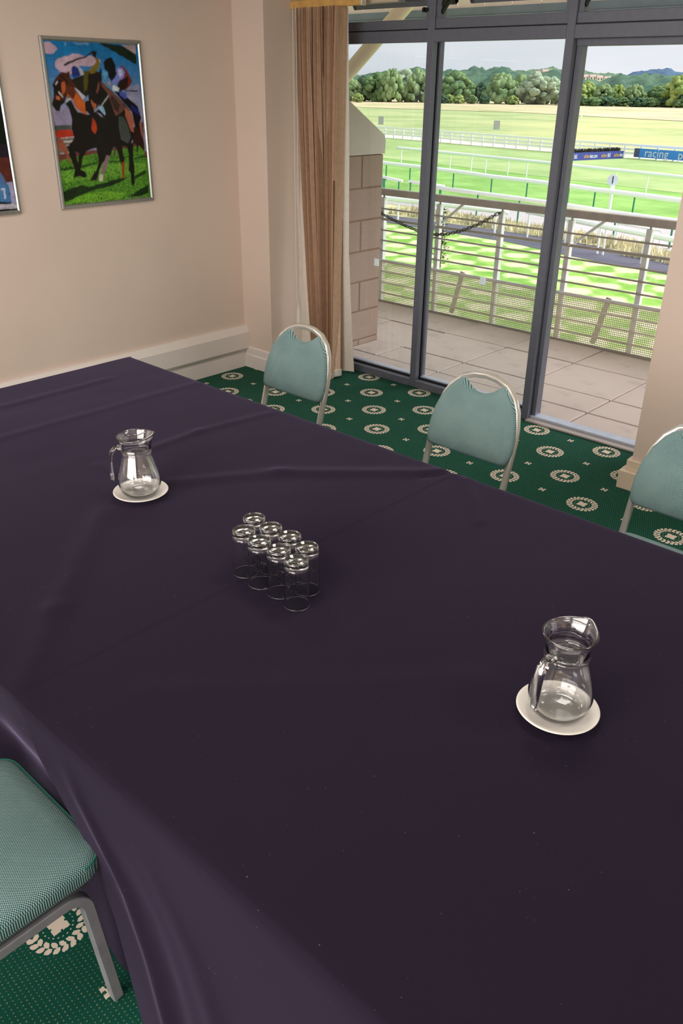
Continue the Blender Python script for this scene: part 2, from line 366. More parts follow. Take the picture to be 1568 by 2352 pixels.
def m_asphalt(name, c1, c2, sc=4):
    t = MT(name); x, y, z, v = t.coords(); n = t.noise(v, sc, 6, .7)
    t.set(Base_Color=t.mix(n, lin(c1), lin(c2)), Roughness=.9); return t.m

MW = simple('wall_paint', (214, 194, 181), .75, nscale=1.2, namp=.02, bump=.08, bscale=300)
MTRIM = simple('trim_paint', (222, 212, 206), .45, nscale=2, namp=.015)
MCEIL = simple('ceiling_paint', (226, 220, 210), .8, nscale=3, namp=.02)
MCARPET = m_carpet()
MALU = simple('grey_window_frame', (104, 107, 120), .42, .2, nscale=30, namp=.03)
MGASKET = simple('black_gasket', (10, 10, 12), .5)
MSILL = simple('pale_sill_metal', (190, 198, 216), .35, .4, nscale=20, namp=.04)
MPANE = m_pane()
MSEAT = m_weave('teal_weave_seat', (0, 1)); MBACK = m_weave('teal_weave_back', (0, 2))
MPIPE = simple('green_piping', (20, 110, 92), .7)
MFRAME = simple('grey_metal_frame', (150, 150, 156), .38, .3, nscale=25, namp=.05)
MCHROME = simple('bright_metal_handle', (216, 210, 202), .24, .6)
MPLATE = simple('dark_seat_pan', (70, 70, 74), .5)
MCLOTH = m_cloth()
MGLASS = m_glass('clear_glass', 0.0, (.985, .99, .985))
MCERAM = simple('white_ceramic', (226, 220, 214), .18, nscale=8, namp=.01)
MBLOCK = m_blocks(); MMORTAR = simple('mortar', (134, 106, 88), .95, bump=.5, bscale=300)
MREND = simple('pale_grey_render', (200, 190, 186), .8, nscale=6, namp=.03)
MSLAB = m_slab(); MJOINT = simple('dark_joint', (70, 62, 58), .95)
MRAIL = simple('balcony_rail_paint', (160, 152, 148), .45, .3, nscale=12, namp=.05)
MRAILP = simple('pale_post_paint', (206, 206, 210), .45, .25, nscale=12, namp=.05)
MMESH = simple('perforated_sheet', (206, 198, 180), .55, .2)
MCHAIN = simple('dark_chain_metal', (52, 52, 54), .45, .6)
MWHITE = simple('white_plastic', (254, 254, 254), .5)
MGREENP = simple('green_post_plastic', (40, 130, 100), .5)
MBEIGE = simple('beige_panel', (248, 232, 222), .7, nscale=4, namp=.03)
MFASC = simple('blue_grey_fascia', (136, 150, 170), .4, .2, nscale=5, namp=.05)
MTUBE = simple('cream_steel_tube', (226, 206, 192), .5, nscale=5, namp=.03)
MSLAT = simple('beige_blind_slat', (226, 192, 166), .7, nscale=30, namp=.04)
MSLAT2 = simple('tan_blind_slat', (192, 154, 126), .7, nscale=30, namp=.04)
MSLAT3 = simple('brown_blind_slat', (150, 114, 90), .7, nscale=30, namp=.04)
MSLATW = simple('white_blind_slat', (226, 216, 206), .65, nscale=30, namp=.02)
MWOOD = simple('honey_headrail', (206, 160, 92), .35, nscale=18, namp=.08)
MHEADW = simple('cream_headrail', (196, 180, 160), .5)
def m_stick():
    t = MT('frosted_sticker'); t.n.remove(t.b); d = t.node('ShaderNodeBsdfDiffuse'); r = t.node('ShaderNodeBsdfTranslucent'); m = t.node('ShaderNodeMixShader')
    d.inputs[0].default_value = (.8, .83, .85, 1); r.inputs[0].default_value = (.92, .95, .97, 1); m.inputs[0].default_value = .8
    t.l.new(d.outputs[0], m.inputs[1]); t.l.new(r.outputs[0], m.inputs[2]); t.l.new(m.outputs[0], t.out.inputs[0]); return t.m
MSTICK = m_stick()
MALFR = simple('silver_picture_frame', (168, 168, 166), .32, .85, nscale=60, namp=.04)
MPRINT = m_print()
MFILL = MT('fill_diffuser').set(Base_Color=(.9, .88, .84), Emission_Color=(1, .92, .82), Emission_Strength=2.0).m  # glow of the added ceiling fill panels

# ------------------------------------------------------------------ mesh helpers
class MB:
    def __init__(s): s.v = []; s.f = []; s.m = []
    def add(s, vs, fs, mi=0, T=None):
        o = len(s.v)
        s.v += [tuple(T @ Vector(p)) if T else tuple(p) for p in vs]
        s.f += [tuple(i+o for i in f) for f in fs]; s.m += [mi]*len(fs); return s
    def box(s, a, b, mi=0, T=None):
        (x0, y0, z0), (x1, y1, z1) = a, b
        vs = [(x0,y0,z0),(x1,y0,z0),(x1,y1,z0),(x0,y1,z0),(x0,y0,z1),(x1,y0,z1),(x1,y1,z1),(x0,y1,z1)]
        return s.add(vs, [(0,3,2,1),(4,5,6,7),(0,1,5,4),(1,2,6,5),(2,3,7,6),(3,0,4,7)], mi, T)
    def bbox(s, a, b, r, mi=0, T=None):
        """box with chamfered edges"""
        bm = bmesh.new(); bmesh.ops.create_cube(bm, size=1)
        for v in bm.verts: v.co = Vector([a[i] if v.co[i] < 0 else b[i] for i in range(3)])
        bmesh.ops.bevel(bm, geom=list(bm.edges), offset=r, segments=1, affect='EDGES', profile=.5)
        s.bm(bm, mi, T); return s
    def bm(s, bm, mi=0, T=None):
        bm.verts.index_update()
        s.add([v.co.copy() for v in bm.verts], [[v.index for v in f.verts] for f in bm.faces], mi, T); bm.free(); return s
    def sweep(s, path, sec, up=(0,0,1), closed=False, cap=True, mi=0, T=None, scale=None):
        P = [Vector(p) for p in path]; n = len(P); k = len(sec); vs = []; U = Vector(up)
        for i, p in enumerate(P):
            if closed: d = P[(i+1) % n]-P[i-1]
            else: d = P[min(i+1, n-1)]-P[max(i-1, 0)]
            d.normalize(); side = d.cross(U)
            if side.length < 1e-5: side = Vector((1, 0, 0))
            side.normalize(); u2 = side.cross(d)
            q = scale[i] if scale else 1
            # mitre compensation
            if not closed and 0 < i < n-1 or closed:
                a = (P[i]-P[i-1]).normalized(); c = max(.5, a.dot(d)); 
            vs += [p+side*(a_*q)+u2*(b_*q) for a_, b_ in sec]
        fs = []
        for i in range(n if closed else n-1):
            j = (i+1) % n
            for m in range(k): fs.append((i*k+m, i*k+(m+1) % k, j*k+(m+1) % k, j*k+m))
        if cap and not closed: fs += [tuple(range(k))[::-1], tuple((n-1)*k+m for m in range(k))]
        return s.add(vs, fs, mi, T)
    def tube(s, path, r, k=10, **kw):
        return s.sweep(path, [(r*math.cos(2*PI*i/k), r*math.sin(2*PI*i/k)) for i in range(k)], **kw)
    def rect(s, path, w_, h_, **kw):
        a, b = w_/2, h_/2; c = min(a, b)*.16
        return s.sweep(path, [(-a+c,-b),(a-c,-b),(a,-b+c),(a,b-c),(a-c,b),(-a+c,b),(-a,b-c),(-a,-b+c)], **kw)
    def lathe(s, prof, k=48, c=(0,0,0), closed=False, mi=0, T=None):
        vs = [(c[0]+r*math.cos(2*PI*i/k), c[1]+r*math.sin(2*PI*i/k), c[2]+z) for r, z in prof for i in range(k)]
        fs = []; n = len(prof)
        for a in range(n if closed else n-1):
            b = (a+1) % n
            for i in range(k): fs.append((a*k+i, a*k+(i+1) % k, b*k+(i+1) % k, b*k+i))
        return s.add(vs, fs, mi, T)
    def obj(s, name, mats, parent=None, smooth=False, angle=None, loc=None):
        me = D.meshes.new(name); me.from_pydata([tuple(v) for v in s.v], [], s.f)
        if not isinstance(mats, (list, tuple)): mats = [mats]
        for m in mats: me.materials.append(m)
        me.polygons.foreach_set('material_index', s.m)
        bm = bmesh.new(); bm.from_mesh(me); bmesh.ops.remove_doubles(bm, verts=bm.verts, dist=1e-6)
        bmesh.ops.recalc_face_normals(bm, faces=bm.faces); bm.to_mesh(me); bm.free()
        if smooth:
            me.shade_smooth()
            if angle: me.set_sharp_from_angle(angle=math.radians(angle))
        o = D.objects.new(name, me); COL.objects.link(o)
        if parent: o.parent = parent
        if loc: o.location = loc
        return o
def tag(o, label=None, cat=None, group=None, kind=None):
    if label: o['label'] = label
    if cat: o['category'] = cat
    if group: o['group'] = group
    if kind: o['kind'] = kind
    return o
def thing(name, label, cat, loc=(0,0,0), rz=0.0, group=None):
    o = D.objects.new(name, None); COL.objects.link(o); o.location = loc; o.rotation_euler = (0, 0, rz)
    o.empty_display_size = .1
    return tag(o, label, cat, group)
def struct(o): o['kind'] = 'structure'; return o
def dup(root, loc, rz, label, parent=None, rot=None):
    r = root.copy(); COL.objects.link(r); r.location = loc; r.rotation_euler = rot or (0, 0, rz)
    if label: r['label'] = label
    for ch in [c for c in D.objects if c.parent is root]:
        c = ch.copy(); COL.objects.link(c); c.parent = r
        for g in [q for q in D.objects if q.parent is ch]:
            d = g.copy(); COL.objects.link(d); d.parent = c
    return r
def box_obj(name, a, b, mat, parent=None, bev=0.0):
    m = MB(); m.bbox(a, b, bev) if bev else m.box(a, b)
    return m.obj(name, mat, parent)

# ------------------------------------------------------------------ room shell
XL, YC, YW, ZC = -4.77, 4.10, 4.60, 2.75
XR, YB = 3.2, -3.2
struct(box_obj('floor', (XL-.1, YB-.1, -.12), (XR+.1, 4.74, 0), MCARPET))
struct(box_obj('ceiling', (XL-.1, YB-.1, ZC), (XR+.1, 4.72, ZC+.15), MCEIL))
struct(box_obj('wall_left', (XL-.15, YB, 0), (XL, 4.72, ZC), MW))
struct(box_obj('wall_right', (XR, YB, 0), (XR+.15, 4.72, ZC), MW))
struct(box_obj('wall_back', (XL-.15, YB-.15, 0), (XR+.15, YB, ZC), MW))
XCR = -4.468
struct(box_obj('wall_column_left', (XL, YC, 0), (XCR, 4.72, ZC), MW))
XP0, XP1 = -1.622, -1.05
struct(box_obj('wall_column_right', (XP0, YC, 0), (XP1, 4.72, ZC), MW))
struct(box_obj('wall_window_end', (2.2, YC, 0), (XR, 4.72, ZC), MW))
# dado trunking on the left wall (top chamfer, face, undercut)
def prism_y(prof, y0, y1):
    m = MB(); n = len(prof)
    m.add([(x, y0, z) for x, z in prof]+[(x, y1, z) for x, z in prof],
          [tuple(range(n)), tuple(range(n, 2*n))[::-1]]+[(i, (i+1) % n, n+(i+1) % n, n+i) for i in range(n)])
    return m
tr = prism_y([(XL, .125), (XL+.030, .125), (XL+.052, .150), (XL+.052, .270), (XL+.022, .318), (XL, .318)], YB, YC-.001)
struct(tr.obj('trim_1', MTRIM))
bb = prism_y([(XL, 0), (XL+.022, 0), (XL+.022, .095), (XL+.014, .105), (XL+.014, .150), (XL, .158)], YB, YC)
struct(bb.obj('baseboard_left', MTRIM))
def base_x(name, x0, x1, y):
    m = MB(); prof = [(y, 0), (y-.022, 0), (y-.022, .095), (y-.014, .105), (y-.014, .150), (y, .158)]; n = 6
    m.add([(x0, a, z) for a, z in prof]+[(x1, a, z) for a, z in prof],
          [tuple(range(n)), tuple(range(n, 2*n))[::-1]]+[(i, (i+1) % n, n+(i+1) % n, n+i) for i in range(n)])
    struct(m.obj(name, MTRIM))
base_x('baseboard_column_left', XL+.02, XCR+.02, YC)
MB0 = MB(); MB0.box((XCR, YC, 0), (XCR+.02, YW, .10)).box((XCR, YC, .10), (XCR+.013, YW, .155))
struct(MB0.obj('baseboard_column_side', MTRIM))
m = MB(); m.bbox((XP0-.045, YC-.045, 0), (XP1+.02, YC, .105), .003).bbox((XP0-.02, YC-.02, .105), (XP1+.01, YC, .165), .003)
m.box((XP0-.045, YC, 0), (XP0, YC+.35, .105)); m.box((XP0-.02, YC, .105), (XP0, YC+.35, .165))
struct(m.obj('baseboard_column_right', simple('cream_baseboard', (226, 206, 184), .5)))
base_x('baseboard_window_end', 2.2, XR, YC)
# made-up glowing panels around the added fill lamps, out of view
for i, (x, y) in enumerate([(-3.2, 2.2), (-1.2, 2.2), (.8, 2.2), (-3.2, -.6), (-1.2, -.6), (.8, -.6)]):
    pos = ['above the far end of the table', 'above the middle of the table', 'above the near window bay', 'near the left wall behind', 'behind the camera', 'near the right wall behind'][i]
    t = thing('ceiling_fill_panel', 'square white fill light added on the unseen ceiling '+pos, 'ceiling light', (x, y, ZC), 0, 'added ceiling fill panels')
    m = MB()
    for a, b in (((-.3,-.3,-.03),(.3,-.28,0)), ((-.3,.28,-.03),(.3,.3,0)), ((-.3,-.28,-.03),(-.28,.28,0)), ((.28,-.28,-.03),(.3,.28,0))): m.box(a, b)
    m.obj('frame', MTRIM, t)
    box_obj('diffuser', (-.28, -.28, -.022), (.28, .28, -.012), MFILL, t)

# ------------------------------------------------------------------ window wall
ZT0, ZT1, ZV0 = 2.182, 2.247, 2.305
def window(name, x0, x1, mulls, open_bays=(), stickers=True):
    """mulls: left edges of 50 mm mullions; bays between them"""
    W_ = D.objects.new(name, None); COL.objects.link(W_); W_['kind'] = 'structure'
    for mx in mulls:
        o = MB().bbox((mx, YW, 0), (mx+.05, YW+.045, ZC), .003).obj('mullion', MALU, W_)
        MB().box((mx+.012, YW+.045, 0), (mx+.038, YW+.072, ZC)).obj('gasket', MGASKET, o)
        MB().bbox((mx-.004, YW+.072, -.02), (mx+.054, YW+.112, ZC), .003).obj('outer_cap', MALU, o)
    edges = [x0]+[q for mx in mulls for q in (mx, mx+.05)]+[x1]
    bays = [(edges[2*i], edges[2*i+1]) for i in range(len(mulls)+1)]
    for i, (a, b) in enumerate(bays):
        tr = MB().bbox((a, YW+.002, ZT0), (b, YW+.045, ZT1), .002).obj('transom', MALU, W_)
        MB().box((a, YW+.02, ZT1), (b, YW+.045, ZT1+.006)).obj('gasket', MGASKET, tr)
        # tilted-open top light: bottom rail of its frame, side rails, pane
        v = MB(); v.bbox((a, YW+.012, ZT1+.006), (b, YW+.075, ZV0), .002)
        v.box((a, YW+.02, ZV0), (a+.028, YW+.07, ZC)); v.box((b-.028, YW+.02, ZV0), (b, YW+.07, ZC))
        vo = v.obj('top_light_frame', MALU, W_)
        if i not in open_bays:
            s0 = MB().bbox((a, YW-.004, 0), (b, YW+.045, .052), .003).obj('bottom_rail', MALU, W_)
            MB().box((a, YW+.045, .0), (b, YW+.062, .062)).obj('gasket', MGASKET, s0)
            MB().box((a, YW+.062, 0), (b, YW+.112, .068)).obj('glazing_bead', MSILL, s0)
            MB().box((a+.001, YW+.083, .06), (b-.001, YW+.089, ZT0+.01)).obj('pane', MPANE, W_)
        else:
            MB().bbox((a, YW-.03, 0), (b, YW+.03, .012), .002).obj('threshold_strip', simple('threshold_metal', (180, 170, 168), .4, .3), W_)
            MB().bbox((a, YW+.03, -.02), (b, YW+.112, .026), .003).obj('threshold_sill', MSILL, W_)
            MB().bbox((a, YW+.04, ZT0-.035), (b, YW+.10, ZT0), .002).obj('door_head_frame', MALU, W_)
            MB().bbox((a, YW+.045, .0), (a+.03, YW+.112, ZT0-.03), .002).obj('door_jamb', MALU, W_)
    return W_, bays
W1, B1 = window('window_1', XCR, XP0, [-3.552, -2.612], open_bays=(2,))
W2, B2 = window('window_2', XP1, 2.2, [0.0, 1.05])
for (bx, z) in ((-3.99, 1.735), (-3.075, 1.74), (-3.99, .81), (-3.075, .815)):
    MB().box((bx, YW+.0815, z-.025), (bx+.045, YW+.0825, z+.025)).obj('frosted_sticker', MSTICK, W1)
# friction stays and opened top lights
def stay(x, side):
    m = MB(); m.rect([(x, YW+.03, 2.335), (x+side*.05, YW+.30, 2.66)], .014, .022); m.rect([(x-.01, YW+.05, 2.32), (x-.01, YW+.05, 2.62)], .016, .012)
    m.rect([(x, YW+.04, 2.37), (x+side*.01, YW+.09, 2.50)], .012, .03)
    return m.obj('friction_stay', MGASKET, W1)
stay(-3.472, 1); stay(-2.535, 1); stay(-3.575, -1); stay(-2.635, -1)
m = MB(); m.tube([(-3.585, YW-.005, 2.352), (-3.585, YW+.03, 2.352)], .014, 12); m.rect([(-3.585, YW+.0, 2.352), (-3.555, YW+.0, 2.352)], .01, .012)
m.obj('stay_knob', MGASKET, W1)
for a, b in B1+B2:
    par = W1 if b < -1.5 else W2
    T = Matrix.Translation((0, YW+.06, ZC-.02)) @ Matrix.Rotation(math.radians(38), 4, 'X')
    m = MB(); hh = .42
    m.box((a+.03, 0, -hh), (b-.03, .03, -hh+.035), 0, T); m.box((a+.03, 0, -hh), (a+.06, .03, 0), 0, T); m.box((b-.06, 0, -hh), (b-.03, .03, 0), 0, T)
    o = m.obj('open_top_light', MALU, par)
    MB().box((a+.06, .012, -hh+.035), (b-.06, .018, 0), 0, T).obj('pane', MPANE, o)

# ------------------------------------------------------------------ vertical blind
bl = thing('vertical_blind', 'beige vertical slat blind drawn together at the left end of the window', 'blind', (0, 0, 0))
HZ = 2.372
MB().bbox((-4.66, 4.335, HZ), (-3.86, 4.375, HZ+.045), .004).obj('headrail', MWOOD, bl)['label'] = 'honey coloured headrail'
MB().bbox((-3.86, 4.333, HZ-.002), (-3.852, 4.377, HZ+.047), .002).obj('end_cap', MCHROME, bl)
bars = []
NS = 27
for i in range(NS):
    f = i/(NS-1); xt = -4.40+.37*f+rnd.uniform(-.003, .003)
    xb = xt + .15*(1-f)**.8 + rnd.uniform(-.008, .008)
    yaw = math.radians(92+rnd.uniform(-8, 8)); wd = .089
    z0 = .05+rnd.uniform(-.006, .006); n = 9; vs = []; fs = []
    tw = math.radians(rnd.uniform(-12, 12))
    yoff = rnd.uniform(-.006, .006)
    for k in range(n+1):
        q = k/n; z = HZ+.004-(HZ-z0)*q
        bow = .012*math.sin(q*PI)*math.sin(i*1.7)
        xc = xt+(xb-xt)*q**1.5+bow; yc = 4.355+yoff+.03*q*math.sin(i*.9)
        a = yaw+tw*q**2; c, s_ = math.cos(a), math.sin(a)
        for u, d in ((-1, 0), (-.33, .004), (.33, .004), (1, 0), (1, -.0012), (.33, .0028), (-.33, .0028), (-1, -.0012)):
            vs.append((xc+u*wd/2*c-d*s_, yc+u*wd/2*s_+d*c, z))
    for k in range(n):
        for j in range(8): fs.append((k*8+j, k*8+(j+1) % 8, (k+1)*8+(j+1) % 8, (k+1)*8+j))
    fs += [(0, 1, 2, 3, 4, 5, 6, 7), tuple(n*8+j for j in range(8))[::-1]]
    o = MB().add(vs, fs).obj('slat', (MSLAT, MSLAT2, MSLAT, MSLAT3, MSLAT, MSLAT2, MSLAT2)[i % 7], bl)
    wgt = MB(); T = Matrix.Translation((xb, 4.355+yoff, z0)) @ Matrix.Rotation(yaw+tw, 4, 'Z')
    wgt.bbox((-.042, -.003, -.03), (.042, .003, .012), .001, 0, T); wgt.obj('bottom_weight', MSLATW, o)
# link chains between the weights
m = MB()
for i in range(11):
    x = -4.20+i*.015
    m.tube([(x, 4.30+.01*math.sin(i*2.1), .05), (x+.004, 4.292, .018), (x+.012, 4.30, .012), (x+.014, 4.31, .046)], .003, 6)
m.obj('link_chain', MSLATW, bl)
# two broad pale slats hanging askew at either end of the bundle
def broad(path, w0, w1, a0, a1, name='slat', mat=MSLATW):
    vs, fs = [], []; n = len(path)
    for k, (x, y, z) in enumerate(path):
        q = k/(n-1); a = math.radians(a0+(a1-a0)*q); c, s_ = math.cos(a), math.sin(a); h = (w0+(w1-w0)*q)/2
        for u, d in ((-1, 0), (0, .004), (1, 0), (1, -.0015), (0, .0025), (-1, -.0015)): vs.append((x+u*h*c-d*s_, y+u*h*s_+d*c, z))
    for k in range(n-1):
        for j in range(6): fs.append((k*6+j, k*6+(j+1) % 6, (k+1)*6+(j+1) % 6, (k+1)*6+j))
    fs += [(0, 1, 2, 3, 4, 5), tuple((n-1)*6+j for j in range(6))[::-1]]
    o = MB().add(vs, fs).obj(name, mat, bl); o['label'] = 'pale slat turned flat to the room'; return o
broad([(-4.405, 4.33, 2.37), (-4.395, 4.325, 1.8), (-4.375, 4.32, 1.3), (-4.345, 4.315, .8), (-4.315, 4.31, .45), (-4.29, 4.31, .05)], .045, .089, 98, 46)
broad([(-4.035, 4.40, 2.37), (-4.03, 4.41, 1.6), (-4.04, 4.42, .9), (-4.03, 4.44, .4), (-4.015, 4.45, .04)], .03, .089, 92, 25)
# second rail in front of the glass and the operating cord with its weight
t2 = thing('blind_headrail', 'cream headrail end above the second window pane, beside the blind', 'headrail', (0, 0, 0))
MB().bbox((-4.43, 4.44, 2.388), (-3.66, 4.50, 2.44), .004).obj('rail', MHEADW, t2)
MB().bbox((-3.66, 4.438, 2.386), (-3.652, 4.502, 2.442), .002).obj('end_cap', MFRAME, t2)
m = MB(); m.tube([(-4.405, 4.295, 2.38), (-4.402, 4.295, 1.4), (-4.40, 4.296, .56), (-4.388, 4.298, .50), (-4.372, 4.30, .56), (-4.374, 4.30, 1.4), (-4.38, 4.30, 2.38)], .0022, 6, up=(0, 1, 0))
m.obj('pull_cord', MSLATW, bl)
MB().lathe([(0, .14), (.006, .14), (.018, .02), (.017, 0), (0, 0)], 12, (-4.385, 4.298, .36)).obj('cord_weight', MSLATW, bl)

# ------------------------------------------------------------------ balcony
ZO = -.03
struct(box_obj('balcony_floor', (-7.5, 4.74, -.30), (3.5, 6.60, ZO-.045), MJOINT))
bf = D.objects['balcony_floor']
gx = [-7.55+.637*i for i in range(18)]
off = (-3.655) - min(gx, key=lambda g: abs(g+3.655)); gx = [g+off for g in gx]
gy = [4.745, 5.085, 5.43, 6.055, 6.60]
sl_cache = {}
for i in range(len(gx)-1):
    for j in range(4):
        w_, h_ = gx[i+1]-gx[i], gy[j+1]-gy[j]; key = j
        if gx[i] > 3.0: continue
        if key not in sl_cache:
            o = MB().bbox((.006, .006, -.045), (w_-.006, h_-.006, 0), .004).obj('paving_slab', MSLAB, bf)
            sl_cache[key] = o
        else:
            o = sl_cache[key].copy(); COL.objects.link(o)
        o.location = (gx[i], gy[j], ZO+rnd.uniform(-.0025, .0025)); o.rotation_euler = (rnd.uniform(-.003, .003), rnd.uniform(-.003, .003), 0)
        o.parent = bf
# block pier between balconies
pr_ = D.objects.new('wall_pier', None); COL.objects.link(pr_); pr_['kind'] = 'structure'
XPF = -4.575
MB().box((XPF-.30, 4.74, ZO-.2), (XPF-.004, 5.436, 1.462)).obj('mortar', MMORTAR, pr_)
zz = [.022+.2405*i for i in range(7)]
zb = [ZO]+zz
Y0, Y1 = 4.742, 5.44
for c in range(len(zb)-1):
    za, zt = zb[c]+.007, zb[c+1]-.007
    if c % 2 == 0: cuts = [Y0, 5.19-.007, 5.19+.007, Y1]
    else: cuts = [Y0, 4.963, 4.977, Y1]
    for k in range(0, 4, 2):
        MB().bbox((XPF-.304, cuts[k], za), (XPF+rnd.uniform(-.001, .001), cuts[k+1], zt), .003).obj('block', MBLOCK, pr_)
m = MB(); prof = [(4.742, 1.466), (5.452, 1.466), (5.456, 1.565), (5.44, 1.60), (4.95, 1.885), (4.742, 2.0)]; n = len(prof)
m.add([(XPF-.31, a, z) for a, z in prof]+[(XPF+.006, a, z) for a, z in prof], [tuple(range(n))[::-1], tuple(range(n, 2*n))]+[(i, n+i, n+(i+1) % n, (i+1) % n)[::-1] for i in range(n)])
m.obj('coping_panel', MREND, pr_)
# building face above and beside the glazing, and canopy with sloping boards
struct(box_obj('wall_outside_left', (-9, 4.60, -4.25), (XL-.15, 4.74, 3.6), MREND))
struct(box_obj('wall_below', (-9, 4.3, -4.25), (5, 6.3, -.30), MREND))
struct(box_obj('ceiling_canopy', (-9, 4.60, 3.30), (5, 6.35, 3.42), MBEIGE))
cn = thing('canopy_edge', 'blue-grey fascia and sloping beige boards of the canopy over the balcony', 'canopy', (0, 0, 0))
f_ = MB(); f_.bbox((-9, 7.00, 2.475), (5, 7.10, 2.50), .004).bbox((-9, 7.02, 2.50), (5, 7.14, 2.575), .004); f_.obj('fascia', MFASC, cn)
for i in range(50):
    x = -9+.28*i
    if x > 4.8: break
    T = Matrix.Translation((x, 7.02, 2.56)) @ Matrix.Rotation(math.radians(-50), 4, 'X')
    MB().bbox((.003, -1.05, 0), (.277, 0, .02), .002, 0, T).obj('board', MBEIGE, cn)
tb = thing('canopy_strut', 'cream round steel strut rising at a slant outside the left pane', 'strut', (0, 0, 0))
MB().tube([(-7.6, 6.2, .52), (-4.45, 6.2, 2.98)], .062, 20).obj('tube', MTUBE, tb, smooth=True, angle=40)
MB().lathe([(0, 0), (.10, 0), (.10, .02), (0, .02)], 20, (0, 0, 0), T=Matrix.Translation((-4.4, 6.2, 3.0)) @ Matrix.Rotation(math.radians(52), 4, 'Y')).obj('end_plate', MTUBE, tb)
# railing
rl = thing('balcony_railing', 'grey metal balcony railing with thin bars and a perforated lower sheet', 'railing', (0, 0, 0))
YR = 6.64
MB().bbox((-9, YR-.03, .985), (5, YR+.03, 1.048), .006).obj('top_rail', MRAIL, rl)
posts = [-3.505+.683*i for i in range(-6, 12)]
ph = MB(); ph.bbox((-.022, -.024, -.35), (.022, .024, .965), .002)
pm = None
for x in posts:
    if pm is None: pm = ph.obj('post', MRAILP, rl); o = pm
    else: o = pm.copy(); COL.objects.link(o); o.parent = rl
    o.location = (x, YR, 0)
    o2 = MB().tube([(x, YR, .96), (x, YR, .99)], .009, 8).obj('rod', MRAIL, rl)
for z in (.865, .768, .664, .566, .467, .365, .262, .158, .052):
    r_ = .008 if z > .4 else (.014 if z > .3 else .009)
    MB().tube([(-9, YR-.034, z), (5, YR-.034, z)], r_ if z != .768 else .013, 8).obj('bar', MRAIL, rl, smooth=True)
m = MB(); x = -6.6; ys = YR-.055
while x < -.6: m.box((x, ys, -.02), (x+.0058, ys+.0012, .372)); x += .0165
z = -.02
while z < .372: m.box((-6.6, ys-.0004, z), (-.6, ys+.0016, z+.0062)); z += .0165
o = m.obj('perforated_sheet', MMESH, rl); o['kind'] = 'stuff'
MB().bbox((-6.6, ys-.004, .368), (-.6, ys+.006, .388), .001).obj('sheet_edge', MRAILP, rl)
MB().bbox((-6.6, ys-.02, -.035), (-.6, ys+.004, -.012), .001).obj('sheet_edge', MRAIL, rl)
for x0, x1 in ((-4.60, -4.70), (-3.10, -3.19), (-1.75, -1.84)):
    MB().rect([(x0, YR+.06, .375), (x1, YR+.06, -.03)], .05, .012, up=(0, 1, 0)).obj('support_strap', MRAIL, rl)
for x in (-4.91, -3.505):
    m = MB(); m.rect([(x+.02, YR+.03, .77), (x+.30, YR+.03, 1.0)], .022, .022, up=(0, 1, 0)); m.tube([(x+.03, YR-.05, .78), (x+.03, YR+.04, .78)], .012, 8)
    m.obj('brace', MRAILP, rl)
# chain hanging in front of the bars
ch = thing('hanging_chain', 'dark link chain sagging between the railing posts', 'chain', (0, 0, 0))
pts = [Vector(p) for p in ((-5.56, 6.575, .83), (-5.40, 6.575, .785), (-5.25, 6.575, .745), (-5.06, 6.575, .71), (-4.87, 6.575, .698), (-4.72, 6.575, .72), (-4.57, 6.575, .765), (-4.38, 6.575, .845), (-4.19, 6.575, .955))]
seg = []; L = 0
for a, b in zip(pts, pts[1:]): seg.append((L, L+(b-a).length, a, b)); L += (b-a).length
n = 46; link = None
for i in range(n):
    d = (i+.5)/n*L
    for s0, s1, a, b in seg:
        if s0 <= d <= s1: p = a.lerp(b, (d-s0)/(s1-s0)); dr = (b-a).normalized(); break
    if link is None:
        q = [(.018*math.cos(2*PI*k/14)+(.009 if math.cos(2*PI*k/14) > 0 else -.009), .012*math.sin(2*PI*k/14), 0) for k in range(14)]
        link = MB().tube(q, .0038, 6, closed=True).obj('link', MCHAIN, ch, smooth=True); o = link
    else: o = link.copy(); COL.objects.link(o); o.parent = ch
    o.location = p; o.rotation_mode = 'QUATERNION'
    o.rotation_quaternion = dr.to_track_quat('X', 'Z') @ Matrix.Rotation(PI/2*(i % 2)+.3, 3, 'X').to_quaternion()
MB().tube([(-4.19, 6.575, .955), (-4.188, 6.62, .955)], .006, 6).obj('hook', MCHAIN, ch)
MB().tube([(-5.56, 6.575, .83), (-5.555, 6.62, .83)], .006, 6).obj('hook', MCHAIN, ch)
# ------------------------------------------------------------------ racecourse ground
ZG = -4.25
def ground(name, pts, z, mat, th=.06):
    n = len(pts); m = MB()
    m.add([(x, y, z) for x, y in pts]+[(x, y, z-th) for x, y in pts], [tuple(range(n)), tuple(range(n, 2*n))[::-1]]+[(i, n+i, n+(i+1) % n, (i+1) % n) for i in range(n)])
    return struct(m.obj(name, mat))
MG_TRACK = m_grass('track_grass', (118, 160, 84), (148, 186, 108), None, .30)
MG_MID = m_grass('mid_grass', (142, 162, 110), (180, 188, 138), (196, 194, 140), .06)
MG_LAWN = m_grass('lawn_grass', (112, 160, 66), (156, 192, 104), None, .9, stripes=(.55, 2.1, (222, 224, 178), .8))
MG_DRY = m_grass('dry_grass', (164, 166, 118), (212, 196, 166), (204, 180, 158), .05)
MSAND = m_grass('pale_sand', (206, 192, 168), (232, 222, 204), None, .4)
MSCRUB = m_grass('dry_scrub', (168, 166, 120), (210, 202, 164), (140, 146, 104), 1.2)
MROAD = m_asphalt('asphalt', (74, 74, 90), (98, 98, 114)); MTAR = m_asphalt('pale_tarmac', (168, 160, 160), (190, 184, 186), 1)
ground('ground_field', [(-900, 8), (400, 8), (400, 1500), (-900, 1500)], ZG-.08, MG_MID, .5)
